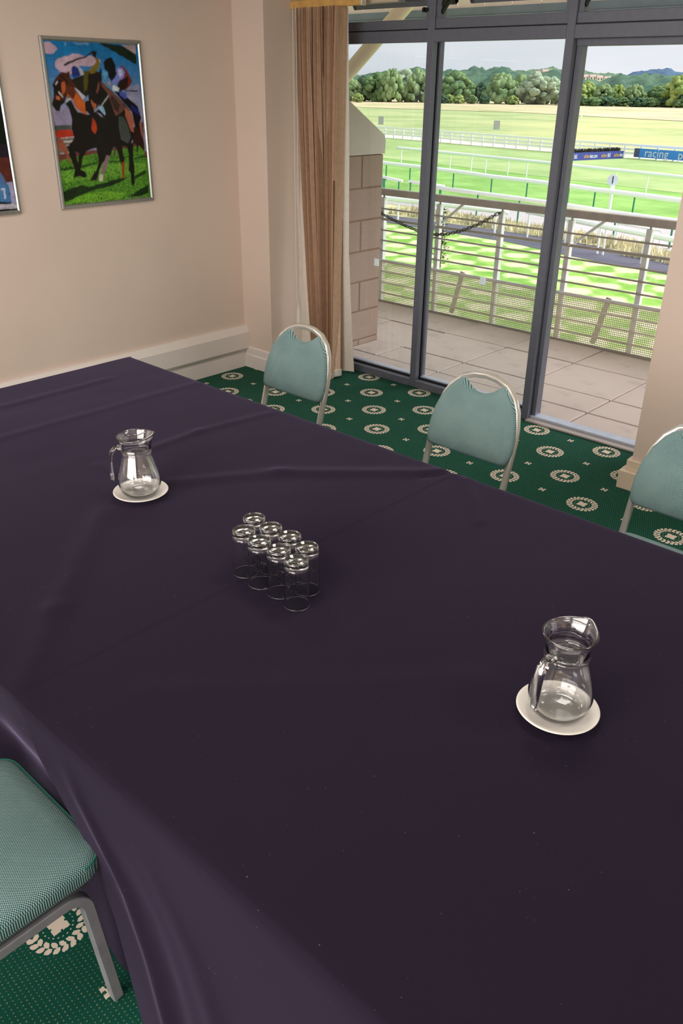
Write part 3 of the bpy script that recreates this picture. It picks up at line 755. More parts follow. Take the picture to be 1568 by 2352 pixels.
ground('ground_lawn', [(-60, 6.4), (40, 6.4), (40, 32.0), (-12.4, 31.5), (-17.0, 32.3), (-20.5, 33.3), (-28.0, 33.8), (-60, 34.5)], ZG, MG_LAWN)
ground('ground_road', [(-60, 34.5), (-28.0, 33.8), (-20.5, 33.3), (-17.0, 32.3), (-12.4, 31.5), (40, 20), (40, 25), (-13.1, 34.2), (-18.9, 35.6), (-21.8, 35.8), (-29.3, 35.9), (-60, 36.5)], ZG+.01, MROAD)
ground('ground_scrub', [(-60, 36.5), (-29.3, 35.9), (-21.8, 35.8), (-18.9, 35.6), (-13.1, 34.2), (40, 25), (40, 28), (-14.2, 36.2), (-18.6, 38.2), (-21.9, 38.6), (-28.5, 39.4), (-60, 40)], ZG+.02, MSCRUB)
ground('ground_tarmac', [(-60, 40), (-28.5, 39.4), (-21.9, 38.6), (-18.6, 38.2), (-14.2, 36.2), (40, 28), (40, 38), (-15, 42.2), (-24, 43.9), (-32, 44.6), (-60, 46)], ZG+.03, MTAR)
ground('ground_track', [(-90, 47), (-32, 44.6), (-24, 43.9), (-15, 42.2), (40, 38), (40, 76), (-33.9, 84.3), (-40, 85.6), (-54, 86), (-81, 92), (-140, 104)], ZG+.01, MG_TRACK)
ground('ground_inner_turf', [(-120, 66), (-53, 64.8), (-24.9, 58.8), (40, 47), (40, 76), (-33.9, 84.3), (-54, 86), (-81, 92), (-140, 104)], ZG+.03, m_grass('inner_turf', (142, 168, 108), (170, 188, 132), None, .16))
ground('ground_sand_strip', [(-140, 104), (-81, 92.0), (-54, 86.0), (-34, 84.3), (40, 76), (40, 79), (-34, 87), (-54, 90.5), (-80, 97), (-140, 110)], ZG+.05, MSAND)
ground('ground_dry_strip', [(-420, 236), (-181, 208), (-132, 213), (-93, 198), (-79, 194), (100, 160), (100, 330), (-152, 366), (-176, 354), (-252, 336), (-299, 345), (-520, 390)], ZG+.02, MG_DRY)

def rail(name, label, tops, posts, ztop, mat_post, r=.05, group=None, extra=(), flat=False, pr=.035, cat='rail'):
    """white running rail; tops = ground points, posts = ground points"""
    t = thing(name, label, cat, (0, 0, 0), 0, group)
    path = [(x, y, ztop) for x, y in tops]
    (MB().rect(path, r*1.4, r*2) if flat else MB().tube(path, r, 10)).obj('top_rail', MWHITE, t, smooth=not flat)
    for dz in extra: MB().rect([(x, y, ztop-dz) for x, y in tops], r*1.2, r*1.7).obj('lower_rail', MWHITE, t)
    for x, y in posts:
        MB().rect([(x, y, ztop-r*.5), (x, y, ZG-.05)], pr*2, pr*2, up=(0, 1, 0)).obj('post', mat_post, t)
    return t
def along(p, q, n): return [(p[0]+(q[0]-p[0])*i/(n-1), p[1]+(q[1]-p[1])*i/(n-1)) for i in range(n)]
# first white rail behind the pale tarmac
rail('running_rail', 'short white rail nearest the balcony, left of the middle of the scrub', [(-30.5, 34.0), (-27.8, 34.0), (-25.3, 34.2), (-21.3, 34.2)], [(-27.5, 34.0), (-25.2, 34.2), (-24.8, 34.2), (-21.9, 34.2)], -3.12, MWHITE, .12, 'white rails by the road')
rail('running_rail', 'short white rail nearest the balcony, behind the third mullion', [(-20.9, 35.2), (-18.7, 34.5)], [(-20.7, 35.1), (-19.6, 34.8), (-18.9, 34.6)], -3.12, MWHITE, .12, 'white rails by the road')
rail('running_rail', 'thick white rail nearest the balcony, beside the right column', [(-18.6, 34.4), (-15.9, 33.4), (-14.3, 32.9), (-10.5, 31.6)], [(-18.3, 34.3), (-16.4, 33.6), (-16.1, 33.5), (-14.1, 32.8), (-12.6, 32.3)], -3.12, MWHITE, .11, 'white rails by the road')
for i, (a, b) in enumerate((((-20.2, 37.6), (-18.2, 37.1)), ((-16.6, 35.6), (-14.4, 35.0)))):
    rail('barrier_frame', ['low white barrier bench behind the rails, left of the third mullion', 'low white barrier bench behind the rails, near the right column'][i], [a, b], [a, b], -3.25, MWHITE, .04, 'low barriers')
# track rails
rail('running_rail', 'long white rail along the near side of the bright green track', [(-29.6, 39.8), (-24.4, 39.1), (-21.0, 38.5), (-18.0, 37.7), (-15.0, 37.3), (-8, 35.6)], along((-29.2, 39.7), (-9, 35.9), 8), -3.12, MGREENP, .11, 'track rails')
rail('running_rail', 'short tilted white rail with green posts beside the block pier', [(-35.3, 41.9), (-32.9, 40.9)], [(-35.1, 41.8), (-34.9, 41.7), (-33.2, 41.0)], -3.10, MGREENP, .085, 'track rails')
rail('running_rail', 'short white rail with green posts left of the second mullion', [(-32.6, 41.2), (-29.6, 40.6)], [(-32.4, 41.1), (-31.0, 40.9), (-29.8, 40.6)], -3.12, MGREENP, .085, 'track rails')
rail('running_rail', 'tiny white rail end with green post against the block pier', [(-36.1, 42.2), (-35.5, 42.0)], [(-35.7, 42.0)], -3.12, MGREENP, .08, 'track rails')
p2 = [(-41.377, 49.6), (-38.876, 49.2), (-34.563, 48.4), (-30.836, 47.3), (-28.024, 46.9), (-24.849, 46.2), (-22.9, 45.6), (-20.34, 45.1), (-16.9, 44.2), (-13.4, 43.3), (-10, 42.5)]
rail('running_rail', 'long thick white rail with green posts across the middle of the track', [(-46, 50.6)]+p2, p2, -3.10, MGREENP, .14, 'track rails')
p1 = [(-50.39, 62.4), (-46.33, 61.6), (-44.09, 61.1), (-41.68, 60.7), (-40.0, 60.3), (-37.67, 59.9), (-35.68, 59.4), (-31.56, 58.5), (-27.5, 57.4), (-24.93, 56.8), (-21.5, 56.0), (-18, 55.2)]
rail('running_rail', 'long white rail with white posts on the far side of the track', [(-51.0, 62.5)]+p1, p1, -3.06, MWHITE, .125, 'track rails')
rail('running_rail', 'separate white rail end with one post just above the block pier', [(-58, 64.0), (-53.0, 63.1)], [(-53.26, 63.15), (-57, 63.9)], -3.06, MWHITE, .10, 'track rails')
# post-and-rail fence
fp = [(-140, 101), (-110, 96.6), (-79.2, 91.2), (-69.8, 89.7), (-54.9, 86.9), (-46.8, 85.3), (-39.8, 84.4), (-34.3, 83.9), (-20, 82.2)]
def resample(pts, step):
    out = []; L = 0; nxt = 0
    for (x0, y0), (x1, y1) in zip(pts, pts[1:]):
        l = math.hypot(x1-x0, y1-y0)
        while nxt <= L+l: k = (nxt-L)/l; out.append((x0+(x1-x0)*k, y0+(y1-y0)*k)); nxt += step
        L += l
    return out
rail('post_and_rail_fence', 'white post and rail fence with three rails beyond the track', fp, resample(fp, 1.75), -3.02, MWHITE, .11, None, (.38, .72), True, .09, 'fence')
# far rails by the trees
far = [(-420, 356), (-298, 344), (-252, 335), (-215, 336), (-176, 342), (-152, 352), (-90, 366)]
rail('far_rail', 'thin white double rail far off in front of the trees', far, resample(far, 14), -3.0, MWHITE, .12, None, (.7,), True, .08, 'rail')
g_ = thing('goal_frame', 'small white rail end with one post far off in the dry grass', 'rail', (0, 0, 0))
MB().rect([(-104, 185, -2.75), (-98, 183.6, -2.75)], .16, .16).obj('crossbar', MWHITE, g_)
MB().rect([(-98, 183.6, -2.7), (-98, 183.6, ZG-.05)], .2, .2, up=(0, 1, 0)).obj('post', MWHITE, g_)
g_ = thing('marker_post', 'thin white marker post far off beside the second mullion', 'marker', (-157, 208, ZG))
MB().rect([(0, 0, -.05), (0, 0, 2.4)], .28, .28, up=(0, 1, 0)).obj('post', MWHITE, g_)
# distance post with the number 1
def text(name, body, size, mat, parent, M4, ext=.002, align='CENTER', scalex=1.0):
    cu = D.curves.new(name, 'FONT'); cu.body = body; cu.size = size; cu.extrude = ext; cu.align_x = align; cu.align_y = 'CENTER'
    o = D.objects.new(name, cu); COL.objects.link(o); dg = bpy.context.evaluated_depsgraph_get()
    me = D.meshes.new_from_object(o.evaluated_get(dg)); D.objects.remove(o)
    for v in me.vertices: v.co.x *= scalex; v.co = M4 @ v.co
    me.materials.clear(); me.materials.append(mat)
    q = D.objects.new(name, me); COL.objects.link(q); q.parent = parent; return q
MBLACK = simple('black_lettering', (18, 20, 24), .6)
dp = thing('distance_post', 'white furlong post with a round board reading 1', 'post', (-21.93, 45.6, ZG), 0)
MB().rect([(0, 0, -.05), (0, 0, 1.6)], .15, .15, up=(0, 1, 0)).obj('pole', MWHITE, dp)
ang = math.radians(26)
T = Matrix.Translation((0, -.10, 1.72)) @ Matrix.Rotation(ang, 4, 'Z') @ Matrix.Rotation(PI/2, 4, 'X')
MB().lathe([(0, -.02), (.29, -.02), (.29, .02), (0, .02)], 32, T=T).obj('round_board', simple('board_paint', (214, 222, 238), .5), dp)
text('numeral', '1', .54, MBLACK, dp, T @ Matrix.Translation((0, 0, .024)), .004)
# brush hurdle with banner
hd = thing('brush_hurdle', 'low brush hurdle with a navy advertising banner, in front of the white fence', 'hurdle', (0, 0, 0))
ha, hb = Vector((-41.75, 75.4, ZG)), Vector((-39.68, 83.6, ZG)); hv = (hb-ha); HL = hv.length; hv.normalize()
T = Matrix.Translation(ha) @ Matrix.Rotation(math.atan2(hv.y, hv.x), 4, 'Z')
MNAVY = simple('navy_banner', (40, 56, 138), .6); MORNG = simple('orange_lettering', (214, 166, 84), .6); MLIT = simple('white_lettering', (226, 232, 244), .6)
MB().box((0, -.10, 0), (HL, -.04, .72), 0, T).obj('banner', MNAVY, hd)
MB().box((-.05, -.11, 0), (.55, -.105, .72), 0, T).obj('banner_edge', simple('lilac_banner_edge', (170, 170, 206), .6), hd)
for x, a, b in ((1.5, 'other', '365'), (3.7, 'other', 'bet.com'), (6.1, 'other', '365'), (7.9, 'other', 'bet.com')):
    TT = T @ Matrix.Translation((x, -.115, .36)) @ Matrix.Rotation(PI/2, 4, 'X')
    text('lettering', a, .5, MORNG, hd, TT, .003, 'RIGHT', .72); text('lettering', b, .5, MLIT, hd, TT @ Matrix.Translation((.03, 0, 0)), .003, 'LEFT', .62)
m = MB()
for i in range(900):
    x = rnd.uniform(0, HL-.3); y = rnd.uniform(-.02, .5); h = rnd.uniform(.75, 1.05)
    m.rect([(x, y, .1), (x+rnd.uniform(-.1, .1), y+rnd.uniform(-.1, .1), h)], .035, .035, up=(0, 1, 0), T=T)
o = m.obj('brush', simple('dark_brush', (50, 44, 44), .9, nscale=2, namp=.3), hd); o['kind'] = 'stuff'
# blue banner on the fence
bn = thing('fence_banner', 'bright blue banner with white lettering hung on the white fence', 'banner', (0, 0, 0))
ba, bb_ = Vector((-38.6, 83.98, 0)), Vector((-22, 82.1, 0)); bd = bb_-ba; T = Matrix.Translation((ba.x, ba.y, ZG)) @ Matrix.Rotation(math.atan2(bd.y, bd.x), 4, 'Z')
MB().box((0, -.13, .2), (bd.length, -.10, 1.0), 0, T).obj('banner_sheet', simple('blue_banner', (64, 142, 232), .6), bn)
MB().box((-.02, -.14, .2), (.55, -.132, 1.0), 0, T).obj('banner_end', simple('slate_banner_end', (84, 84, 124), .6), bn)
for x_, s_ in ((1.1, 'racing'), (4.6, 'post')): text('lettering', s_, 1.05, MLIT, bn, T @ Matrix.Translation((x_, -.15, .62)) @ Matrix.Rotation(PI/2, 4, 'X'), .004, 'LEFT')
# small conifer on the lawn
sb = thing('sapling', 'small thin conifer sapling on the lawn behind the railing', 'shrub', (-19.2, 26.4, ZG))
MB().tube([(0, 0, 0), (0, 0, 1.9)], .03, 6).obj('stem', simple('bark', (96, 76, 60), .9), sb)
m = MB()
for i in range(420):
    h = rnd.uniform(.1, 2.1); a = rnd.uniform(0, 2*PI); r_ = rnd.uniform(.02, .32)*(1.15-h/2.3)
    c = Vector((r_*math.cos(a), r_*math.sin(a), h)); d = Vector((math.cos(a), math.sin(a), .6))*rnd.uniform(.06, .13); e = Vector((-math.sin(a), math.cos(a), rnd.uniform(-.5, .5)))*.03
    m.add([c, c+d*.5+e, c+d, c+d*.5-e], [(0, 1, 2, 3)])
o = m.obj('foliage', m_leaf('sapling_leaf', (96, 96, 50), (120, 146, 64), 4), sb); o['kind'] = 'stuff'
# dry grass tufts along the road
m = MB()
for i in range(2600):
    k = rnd.random(); x = -30+17*k; y = 37.4-1.5*k**2*1.2+rnd.uniform(-1.2, .9) - (1.0 if k > .85 else 0)
    h = rnd.uniform(.12, .4); s_ = rnd.uniform(.04, .10); a = rnd.uniform(0, PI); c, q = math.cos(a)*s_, math.sin(a)*s_
    m.add([(x-c, y-q, ZG), (x+c, y+q, ZG), (x+c*.4+rnd.uniform(-.1, .1), y, ZG+h)], [(0, 1, 2)])
o = m.obj('dry_tufts', simple('tuft_straw', (214, 206, 172), .9, nscale=.8, namp=.2)); tag(o, 'pale dry grass tufts along the far side of the asphalt road', 'dry grass', kind='stuff')

# ------------------------------------------------------------------ trees and hills
def blob_tree(seed, shape='round', n=95):
    r = random.Random(seed); m = MB()
    for i in range(n):
        a = r.uniform(0, 2*PI); h = r.random()**.85
        if shape == 'round': R = math.sin(max(.12, min(1, h*.95+.08))*PI)**.55*1.0
        elif shape == 'willow': R = (1-h**2.2)**.5*1.05
        else: R = (1-h)**.5*.85+.12
        q = r.uniform(.45, 1)**.6*R*.5
        c = Vector((q*math.cos(a), q*math.sin(a), .08+h*.86)); s_ = r.uniform(.07, .14)
        bm = bmesh.new(); bmesh.ops.create_icosphere(bm, subdivisions=2, radius=1)
        o = Vector((r.uniform(0, 99), r.uniform(0, 99), r.uniform(0, 99)))
        for v in bm.verts:
            d = 1+.45*noise.noise(v.co*1.6+o)+.28*noise.noise(v.co*4.2+o)
            v.co = Vector((v.co.x*d*s_, v.co.y*d*s_, v.co.z*d*s_*(1.3 if shape == 'willow' else .95)))+c
        m.bm(bm)
    cores = list(m.v); nf = list(m.f)
    for i in range(5200):
        f = nf[r.randrange(len(nf))]; p = Vector(cores[f[0]]).lerp(Vector(cores[f[1]]), r.random()).lerp(Vector(cores[f[2]]), r.random()*.6)
        a = Vector((r.uniform(-1, 1), r.uniform(-1, 1), r.uniform(-1, 1)))*.021; e = Vector((r.uniform(-1, 1), r.uniform(-1, 1), r.uniform(-1, 1)))*.014
        p = p+Vector((r.uniform(-1, 1), r.uniform(-1, 1), r.uniform(-1, 1)))*.016
        m.add([p-a, p+e, p+a, p-e], [(0, 1, 2, 3)])
    return m
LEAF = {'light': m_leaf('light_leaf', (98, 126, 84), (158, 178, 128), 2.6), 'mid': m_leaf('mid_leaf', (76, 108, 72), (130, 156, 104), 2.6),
        'dark': m_leaf('dark_leaf', (54, 84, 66), (92, 120, 90), 2.6), 'willow': m_leaf('willow_leaf', (124, 146, 120), (188, 200, 172), 3.2), 'lime': m_leaf('lime_leaf', (106, 134, 70), (176, 190, 118), 2.6)}  # leaf tones paled a little: aerial haze put into the colour
MBARK = simple('tree_bark', (92, 78, 64), .95)
def bearing(px):
    return math.radians(42.3266+(px-800)*(-.02629)+((px-800)**2)*6.6e-7)
protos = {}
def tree(px, D0, ht, wd, shape, leaf, label, base=0.0, seed=0, group='trees beyond the course'):
    b = bearing(px); x, y = -D0*math.sin(b), D0*math.cos(b)
    t = thing('tree' if ht > 4 else 'bush', label, 'tree' if ht > 4 else 'bush', (x, y, ZG-.2+base), 0, group)
    key = (shape, leaf, seed % 3)
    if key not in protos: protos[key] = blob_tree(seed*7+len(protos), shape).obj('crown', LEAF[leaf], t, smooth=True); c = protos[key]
    else: c = protos[key].copy(); COL.objects.link(c); c.parent = t
    c.scale = (wd*.95, wd*.95, ht*.86); c.rotation_euler = (0, 0, seed*1.3)
    MB().tube([(0, 0, -.3), (0, 0, ht*.5)], max(.12, wd*.03), 6).obj('trunk', MBARK, t)
    return t
TREES = [
 (806, 372, 9.5, 9, 'round', 'light', 'pale green tree just right of the blind, left of the strut foot'),
 (838, 380, 10.5, 11, 'round', 'dark', 'dark tree partly behind the slanting strut'),
 (868, 372, 12.0, 13, 'round', 'mid', 'broad mid green tree in the left pane'),
 (900, 366, 12.8, 10, 'willow', 'light', 'drooping green tree in the middle of the left pane'),
 (935, 374, 13.4, 13, 'round', 'willow', 'pale silvery tree in the left pane beside the first mullion'),
 (962, 370, 13.0, 12, 'willow', 'light', 'drooping light green tree touching the first mullion'),
 (1008, 372, 10.8, 8, 'willow', 'willow', 'pale tree just right of the first mullion'),
 (1052, 368, 13.0, 14, 'round', 'mid', 'large round green tree standing alone in the middle pane'),
 (1112, 374, 8.6, 7, 'round', 'dark', 'small dark tree between the round tree and the willow'),
 (1157, 366, 12.0, 13, 'willow', 'light', 'drooping yellow-green willow in the middle pane'),
 (1200, 372, 11.5, 9, 'willow', 'light', 'narrow drooping willow beside the silver one'),
 (1238, 364, 12.6, 15, 'round', 'willow', 'big silver-grey willow left of the third mullion'),
 (1275, 372, 11.2, 9, 'round', 'willow', 'pale grey tree touching the third mullion'),
 (1330, 362, 9.2, 9, 'round', 'lime', 'yellow-green tree just right of the third mullion'),
 (1355, 370, 9.6, 8, 'round', 'lime', 'second yellow-green tree right of the third mullion'),
 (1392, 362, 8.8, 8, 'round', 'light', 'light tree above the hedge, left of the doorway middle'),
 (1425, 368, 8.4, 7, 'willow', 'lime', 'pointed yellowish tree above the hedge'),
 (1462, 362, 8.6, 8, 'round', 'light', 'rounded light tree above the hedge in the doorway'),
 (1515, 366, 8.6, 10, 'round', 'mid', 'mid green tree above the hedge right of the doorway middle'),
 (1562, 356, 12.6, 12, 'round', 'lime', 'tall bright green tree at the right edge'),
]
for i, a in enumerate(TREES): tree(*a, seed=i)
BUSH = [(822, 'pale'), (1022, 'dark'), (1037, 'pale'), (1060, 'pale'), (1090, 'round'), (1120, 'dark'), (1186, 'pale'), (1306, 'dark'), (1338, 'dark'), (1368, 'leafy'), (1404, 'dark'), (1436, 'leafy'), (1470, 'dark'), (1500, 'leafy'), (1534, 'dark'), (1568, 'leafy')]
wh = {822: 'at the foot of the strut', 1022: 'right of the first mullion', 1037: 'left of the big round tree', 1060: 'in front of the big round tree', 1090: 'right of the big round tree', 1120: 'in front of the small dark tree', 1186: 'between the two willows', 1306: 'behind the third mullion',
      1338: 'first in the hedge right of the third mullion', 1368: 'second in the hedge right of the third mullion', 1404: 'third in the hedge', 1436: 'in the hedge under the pointed tree', 1470: 'in the hedge left of the distance', 1500: 'in the hedge in the right part of the doorway', 1534: 'in the hedge next to the tall tree', 1568: 'last in the hedge at the right edge'}
for i, (px, k) in enumerate(BUSH):
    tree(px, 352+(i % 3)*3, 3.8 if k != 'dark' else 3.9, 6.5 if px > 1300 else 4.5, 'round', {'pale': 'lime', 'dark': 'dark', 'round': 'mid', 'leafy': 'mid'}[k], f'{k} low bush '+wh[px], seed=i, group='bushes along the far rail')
# wooded ridges
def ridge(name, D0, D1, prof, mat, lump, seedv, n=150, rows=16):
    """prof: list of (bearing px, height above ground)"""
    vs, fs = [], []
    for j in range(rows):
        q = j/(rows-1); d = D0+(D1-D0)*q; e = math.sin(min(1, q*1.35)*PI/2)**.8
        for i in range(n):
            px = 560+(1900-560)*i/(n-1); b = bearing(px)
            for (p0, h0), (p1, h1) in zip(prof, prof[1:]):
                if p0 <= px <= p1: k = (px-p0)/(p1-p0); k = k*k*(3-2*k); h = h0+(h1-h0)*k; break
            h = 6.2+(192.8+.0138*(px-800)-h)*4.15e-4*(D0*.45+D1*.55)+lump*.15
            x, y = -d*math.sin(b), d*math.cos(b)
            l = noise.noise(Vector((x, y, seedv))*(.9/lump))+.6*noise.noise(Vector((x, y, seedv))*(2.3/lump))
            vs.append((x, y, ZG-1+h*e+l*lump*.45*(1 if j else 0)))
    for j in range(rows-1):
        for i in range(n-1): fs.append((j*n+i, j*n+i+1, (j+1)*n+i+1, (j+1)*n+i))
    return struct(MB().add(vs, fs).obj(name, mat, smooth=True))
HZM = lambda n_, a, b: m_leaf(n_, a, b, .05)
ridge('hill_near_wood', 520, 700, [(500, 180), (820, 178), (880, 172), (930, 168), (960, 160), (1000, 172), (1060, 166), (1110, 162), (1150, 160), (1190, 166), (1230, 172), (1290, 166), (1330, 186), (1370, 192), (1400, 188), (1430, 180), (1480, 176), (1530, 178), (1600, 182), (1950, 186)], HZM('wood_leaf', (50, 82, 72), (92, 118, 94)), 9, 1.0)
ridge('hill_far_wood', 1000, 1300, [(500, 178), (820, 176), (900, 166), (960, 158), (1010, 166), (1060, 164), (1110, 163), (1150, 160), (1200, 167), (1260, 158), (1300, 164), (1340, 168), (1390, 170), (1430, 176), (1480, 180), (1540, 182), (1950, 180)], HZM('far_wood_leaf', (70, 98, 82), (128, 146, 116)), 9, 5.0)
ridge('hill_blue', 2200, 2600, [(500, 190), (1380, 186), (1430, 178), (1455, 166), (1500, 162), (1528, 160), (1545, 168), (1580, 172), (1950, 186)], HZM('haze_blue_wood', (58, 84, 112), (84, 108, 132)), 9, 9.0)  # blue of distance haze painted into the wood colour
MHW = simple('house_wall', (226, 214, 206), .8); MHR = simple('house_roof', (186, 160, 156), .8)
for i, (px, yp, wl_) in enumerate(((1254, 168, 'white house showing above the silver willow'), (1238, 172, 'pinkish house beside the white one above the willow'), (1346, 180, 'leftmost house on the slope right of the third mullion'), (1362, 180, 'second house on the slope right of the third mullion'), (1378, 182, 'third house on the slope right of the third mullion'), (1396, 184, 'lowest house on the slope right of the third mullion'), (1088, 170, 'small house roof between the trees in the middle pane'), (1482, 181, 'pale house below the blue hill, left one'), (1500, 182, 'pale house below the blue hill, right one'))):
    d = 960; bb2 = bearing(px); zc = 1.95+(192.8+.0138*(px-800)-yp)*4.15e-4*d
    t = thing('house', wl_, 'house', (-d*math.sin(bb2), d*math.cos(bb2), zc), bb2+.3, 'far houses on the hillside')
    MB().box((-2.9, -2, -14), (2.9, 2, 1.2)).obj('wall', MHW, t)
    MB().add([(-3.2, -2.3, 1.2), (3.2, -2.3, 1.2), (3.2, 2.3, 1.2), (-3.2, 2.3, 1.2), (-3.2, 0, 3.0), (3.2, 0, 3.0)], [(0, 1, 5, 4), (2, 3, 4, 5), (0, 4, 3), (1, 2, 5), (0, 3, 2, 1)]).obj('roof', MHR, t)
    for k in (-1.5, 1.5): MB().box((k-.5, -2.1, -.9), (k+.5, -1.95, .4)).obj('window', MBLACK, t)

# ------------------------------------------------------------------ framed pictures
def poly_print(name, layers, base, parent, x0, step):
    """flat photographic print: the shapes are laid into one fine sheet of coloured cells and softened a little"""
    ys = [p[0] for p in base[1]]; zs = [p[1] for p in base[1]]
    ya, yb, za, zb_ = min(ys), max(ys), min(zs), max(zs); n, m_ = 260, 360
    gy = ya+(np.arange(n)+.5)/n*(yb-ya); gz = za+(np.arange(m_)+.5)/m_*(zb_-za)
    Y, Z = np.meshgrid(gy, gz); img = np.empty((m_, n, 3)); img[:] = lin(base[0])
    rg = np.random.RandomState(3)
    def soft(a, r):
        k = np.exp(-.5*(np.arange(-3*r, 3*r+1)/r)**2); k /= k.sum()
        for ax in (0, 1):
            pad = [(0, 0)]*a.ndim; pad[ax] = (3*r, 3*r); q = np.pad(a, pad, mode='edge')
            a = sum(w_*np.take(q, np.arange(i_, i_+a.shape[ax]), axis=ax) for i_, w_ in enumerate(k))
        return a
    wob = soft(rg.randn(m_, n), 5)*28; wob2 = soft(rg.randn(m_, n), 5)*28
    Yw, Zw = Y+wob, Z+wob2
    for c, pts in layers:
        big = len(pts) == 4 and max(p[0] for p in pts)-min(p[0] for p in pts) > (yb-ya)*.95
        A, B = (Y, Z) if big or len(pts) < 5 else (Yw, Zw)
        ins = np.zeros((m_, n), bool)
        for q in range(len(pts)):
            (x1, y1), (x2, y2) = pts[q-1], pts[q]
            if y1 == y2: continue
            ins ^= ((y1 > B) != (y2 > B)) & (A < (x2-x1)*(B-y1)/(y2-y1)+x1)
        img[ins] = lin(c)
    img = soft(img, 1)
    tone = soft(rg.randn(m_, n), 6)*9; fine = soft(rg.randn(m_, n), 1)*2.2
    gr = (img[..., 1] > img[..., 0]*1.35) & (img[..., 1] > img[..., 2]*1.8)
    img *= (1+.16*tone+np.where(gr, .38, .10)*fine)[..., None]; img = np.clip(img*.92, 0, 1)
    me = D.meshes.new(name)
    vy = ya+np.arange(n+1)/n*(yb-ya); vz = za+np.arange(m_+1)/m_*(zb_-za)
    VY, VZ = np.meshgrid(vy, vz); V = np.stack([np.full(VY.size, x0), VY.ravel()/1000, VZ.ravel()/1000], 1)
    a = (np.arange(m_)[:, None]*(n+1)+np.arange(n)[None]).ravel(); F = np.stack([a, a+1, a+n+2, a+n+1], 1)
    me.from_pydata(V.tolist(), [], F.tolist()); me.materials.append(MPRINT)
    vc = np.pad(img, ((0, 1), (0, 1), (0, 0)), mode='edge').reshape(-1, 3)
    ca = me.color_attributes.new('Col', 'FLOAT_COLOR', 'POINT'); ca.data.foreach_set('color', np.hstack([vc, np.ones((len(vc), 1))]).ravel())
    o = D.objects.new(name, me); COL.objects.link(o); o.parent = parent
    return o
def picture(label, y0, y1, z0, z1, layers, bands):
    t = thing('framed_picture', label, 'picture', (0, 0, 0), 0, 'framed racing photographs on the left wall')
    w_ = .024; X = XL
    MB().box((X+.001, y0+.01, z0+.01), (X+.012, y1-.01, z1-.01)).obj('backing', MGASKET, t)
    fr = MB()
    sec = [(0, 0), (0, .010), (.006, .019), (.016, .019), (w_, .012), (w_, 0)]
    c = [(y0, z0, 1, 1), (y1, z0, -1, 1), (y1, z1, -1, -1), (y0, z1, 1, -1)]
    vs = [(X+h, y+sy*a, z+sz*a) for (y, z, sy, sz) in c for a, h in sec]; k = len(sec); fs = []
    for i in range(4):
        j = (i+1) % 4
        for q in range(k): fs.append((i*k+q, i*k+(q+1) % k, j*k+(q+1) % k, j*k+q))
    fr.add(vs, fs).obj('frame', MALFR, t)
    # the bands form the printed background, the polygons lie on them
    pts = lambda a, b, c_, d: [(a, b), (c_, b), (c_, d), (a, d)]
    Y0, Y1_ = (y0+.016)*1000, (y1-.016)*1000
    lay = [(c_, pts(Y0, za, Y1_, zb_)) for c_, za, zb_ in bands]+layers
    def clip(poly):
        for ax, lim, sg in ((0, Y0, 1), (0, Y1_, -1), (1, (z0+.016)*1000, 1), (1, (z1-.016)*1000, -1)):
            out = []
            for i in range(len(poly)):
                p, q = poly[i-1], poly[i]; ip = (p[ax]-lim)*sg >= 0; iq = (q[ax]-lim)*sg >= 0
                if ip != iq: k_ = (lim-p[ax])/(q[ax]-p[ax]); out.append((p[0]+(q[0]-p[0])*k_, p[1]+(q[1]-p[1])*k_))
                if iq: out.append(q)
            poly = out
            if not poly: return poly
        return poly
    lay = [(c_, clip(p)) for c_, p in lay]; lay = [(c_, p) for c_, p in lay if len(p) > 2]
    return poly_print('print', lay[1:], lay[0], t, X+.0125, .00005)
picture('silver framed photograph of two jockeys racing brown horses', 2.704, 3.366, 1.263, 2.166, ART_RACE,
        [((78, 132, 38), 1200, 2200), ((112, 62, 56), 1520, 2200), ((150, 145, 178), 1560, 2200)]+[((int(150-13.6*k), int(145-3.2*k+(6 if k < 6 else 0)), int(178+1.6*min(k, 5)-3*max(0, k-6))), 1760+34*k, 2200) for k in range(11)])
picture('silver framed photograph cut off by the left edge, blue number cloth with a 7', 1.787, 2.447, 1.263, 2.166, ART_SEVEN, [((14, 24, 16), 1200, 2200)])

# ------------------------------------------------------------------ tables and cloths
TZ = .75; YN, YF = .572, 2.212
def table(label, x0, x1):
    t = thing('banquet_table', label, 'table', (0, 0, 0), 0, 'long tables under the cloths')
    MB().bbox((x0, YN+.012, TZ-.035), (x1, YF-.012, TZ-.008), .004).obj('tabletop', simple('table_ply', (150, 116, 84), .6), t)
    for x in (x0+.12, x1-.12):
        for y in (YN+.2, YF-.2): MB().tube([(x, y, 0), (x, y, TZ-.036)], .016, 10).obj('leg', MFRAME, t)
table('far table under the purple cloth beside the left wall', -3.415, -1.50)
table('near table under the purple cloth with the glasses', -1.46, 1.85)
def seg_d(px, py, a, b):
    ax, ay = a; bx, by = b; dx, dy = bx-ax, by-ay; t = max(0, min(1, ((px-ax)*dx+(py-ay)*dy)/(dx*dx+dy*dy)))
    s_ = (px-ax)*dy-(py-ay)*dx
    return math.hypot(px-ax-t*dx, py-ay-t*dy), (1 if s_ > 0 else -1)
def sm(a, b, x): t = max(0, min(1, (x-a)/(b-a))); return t*t*(3-2*t)
UNDER = [0]
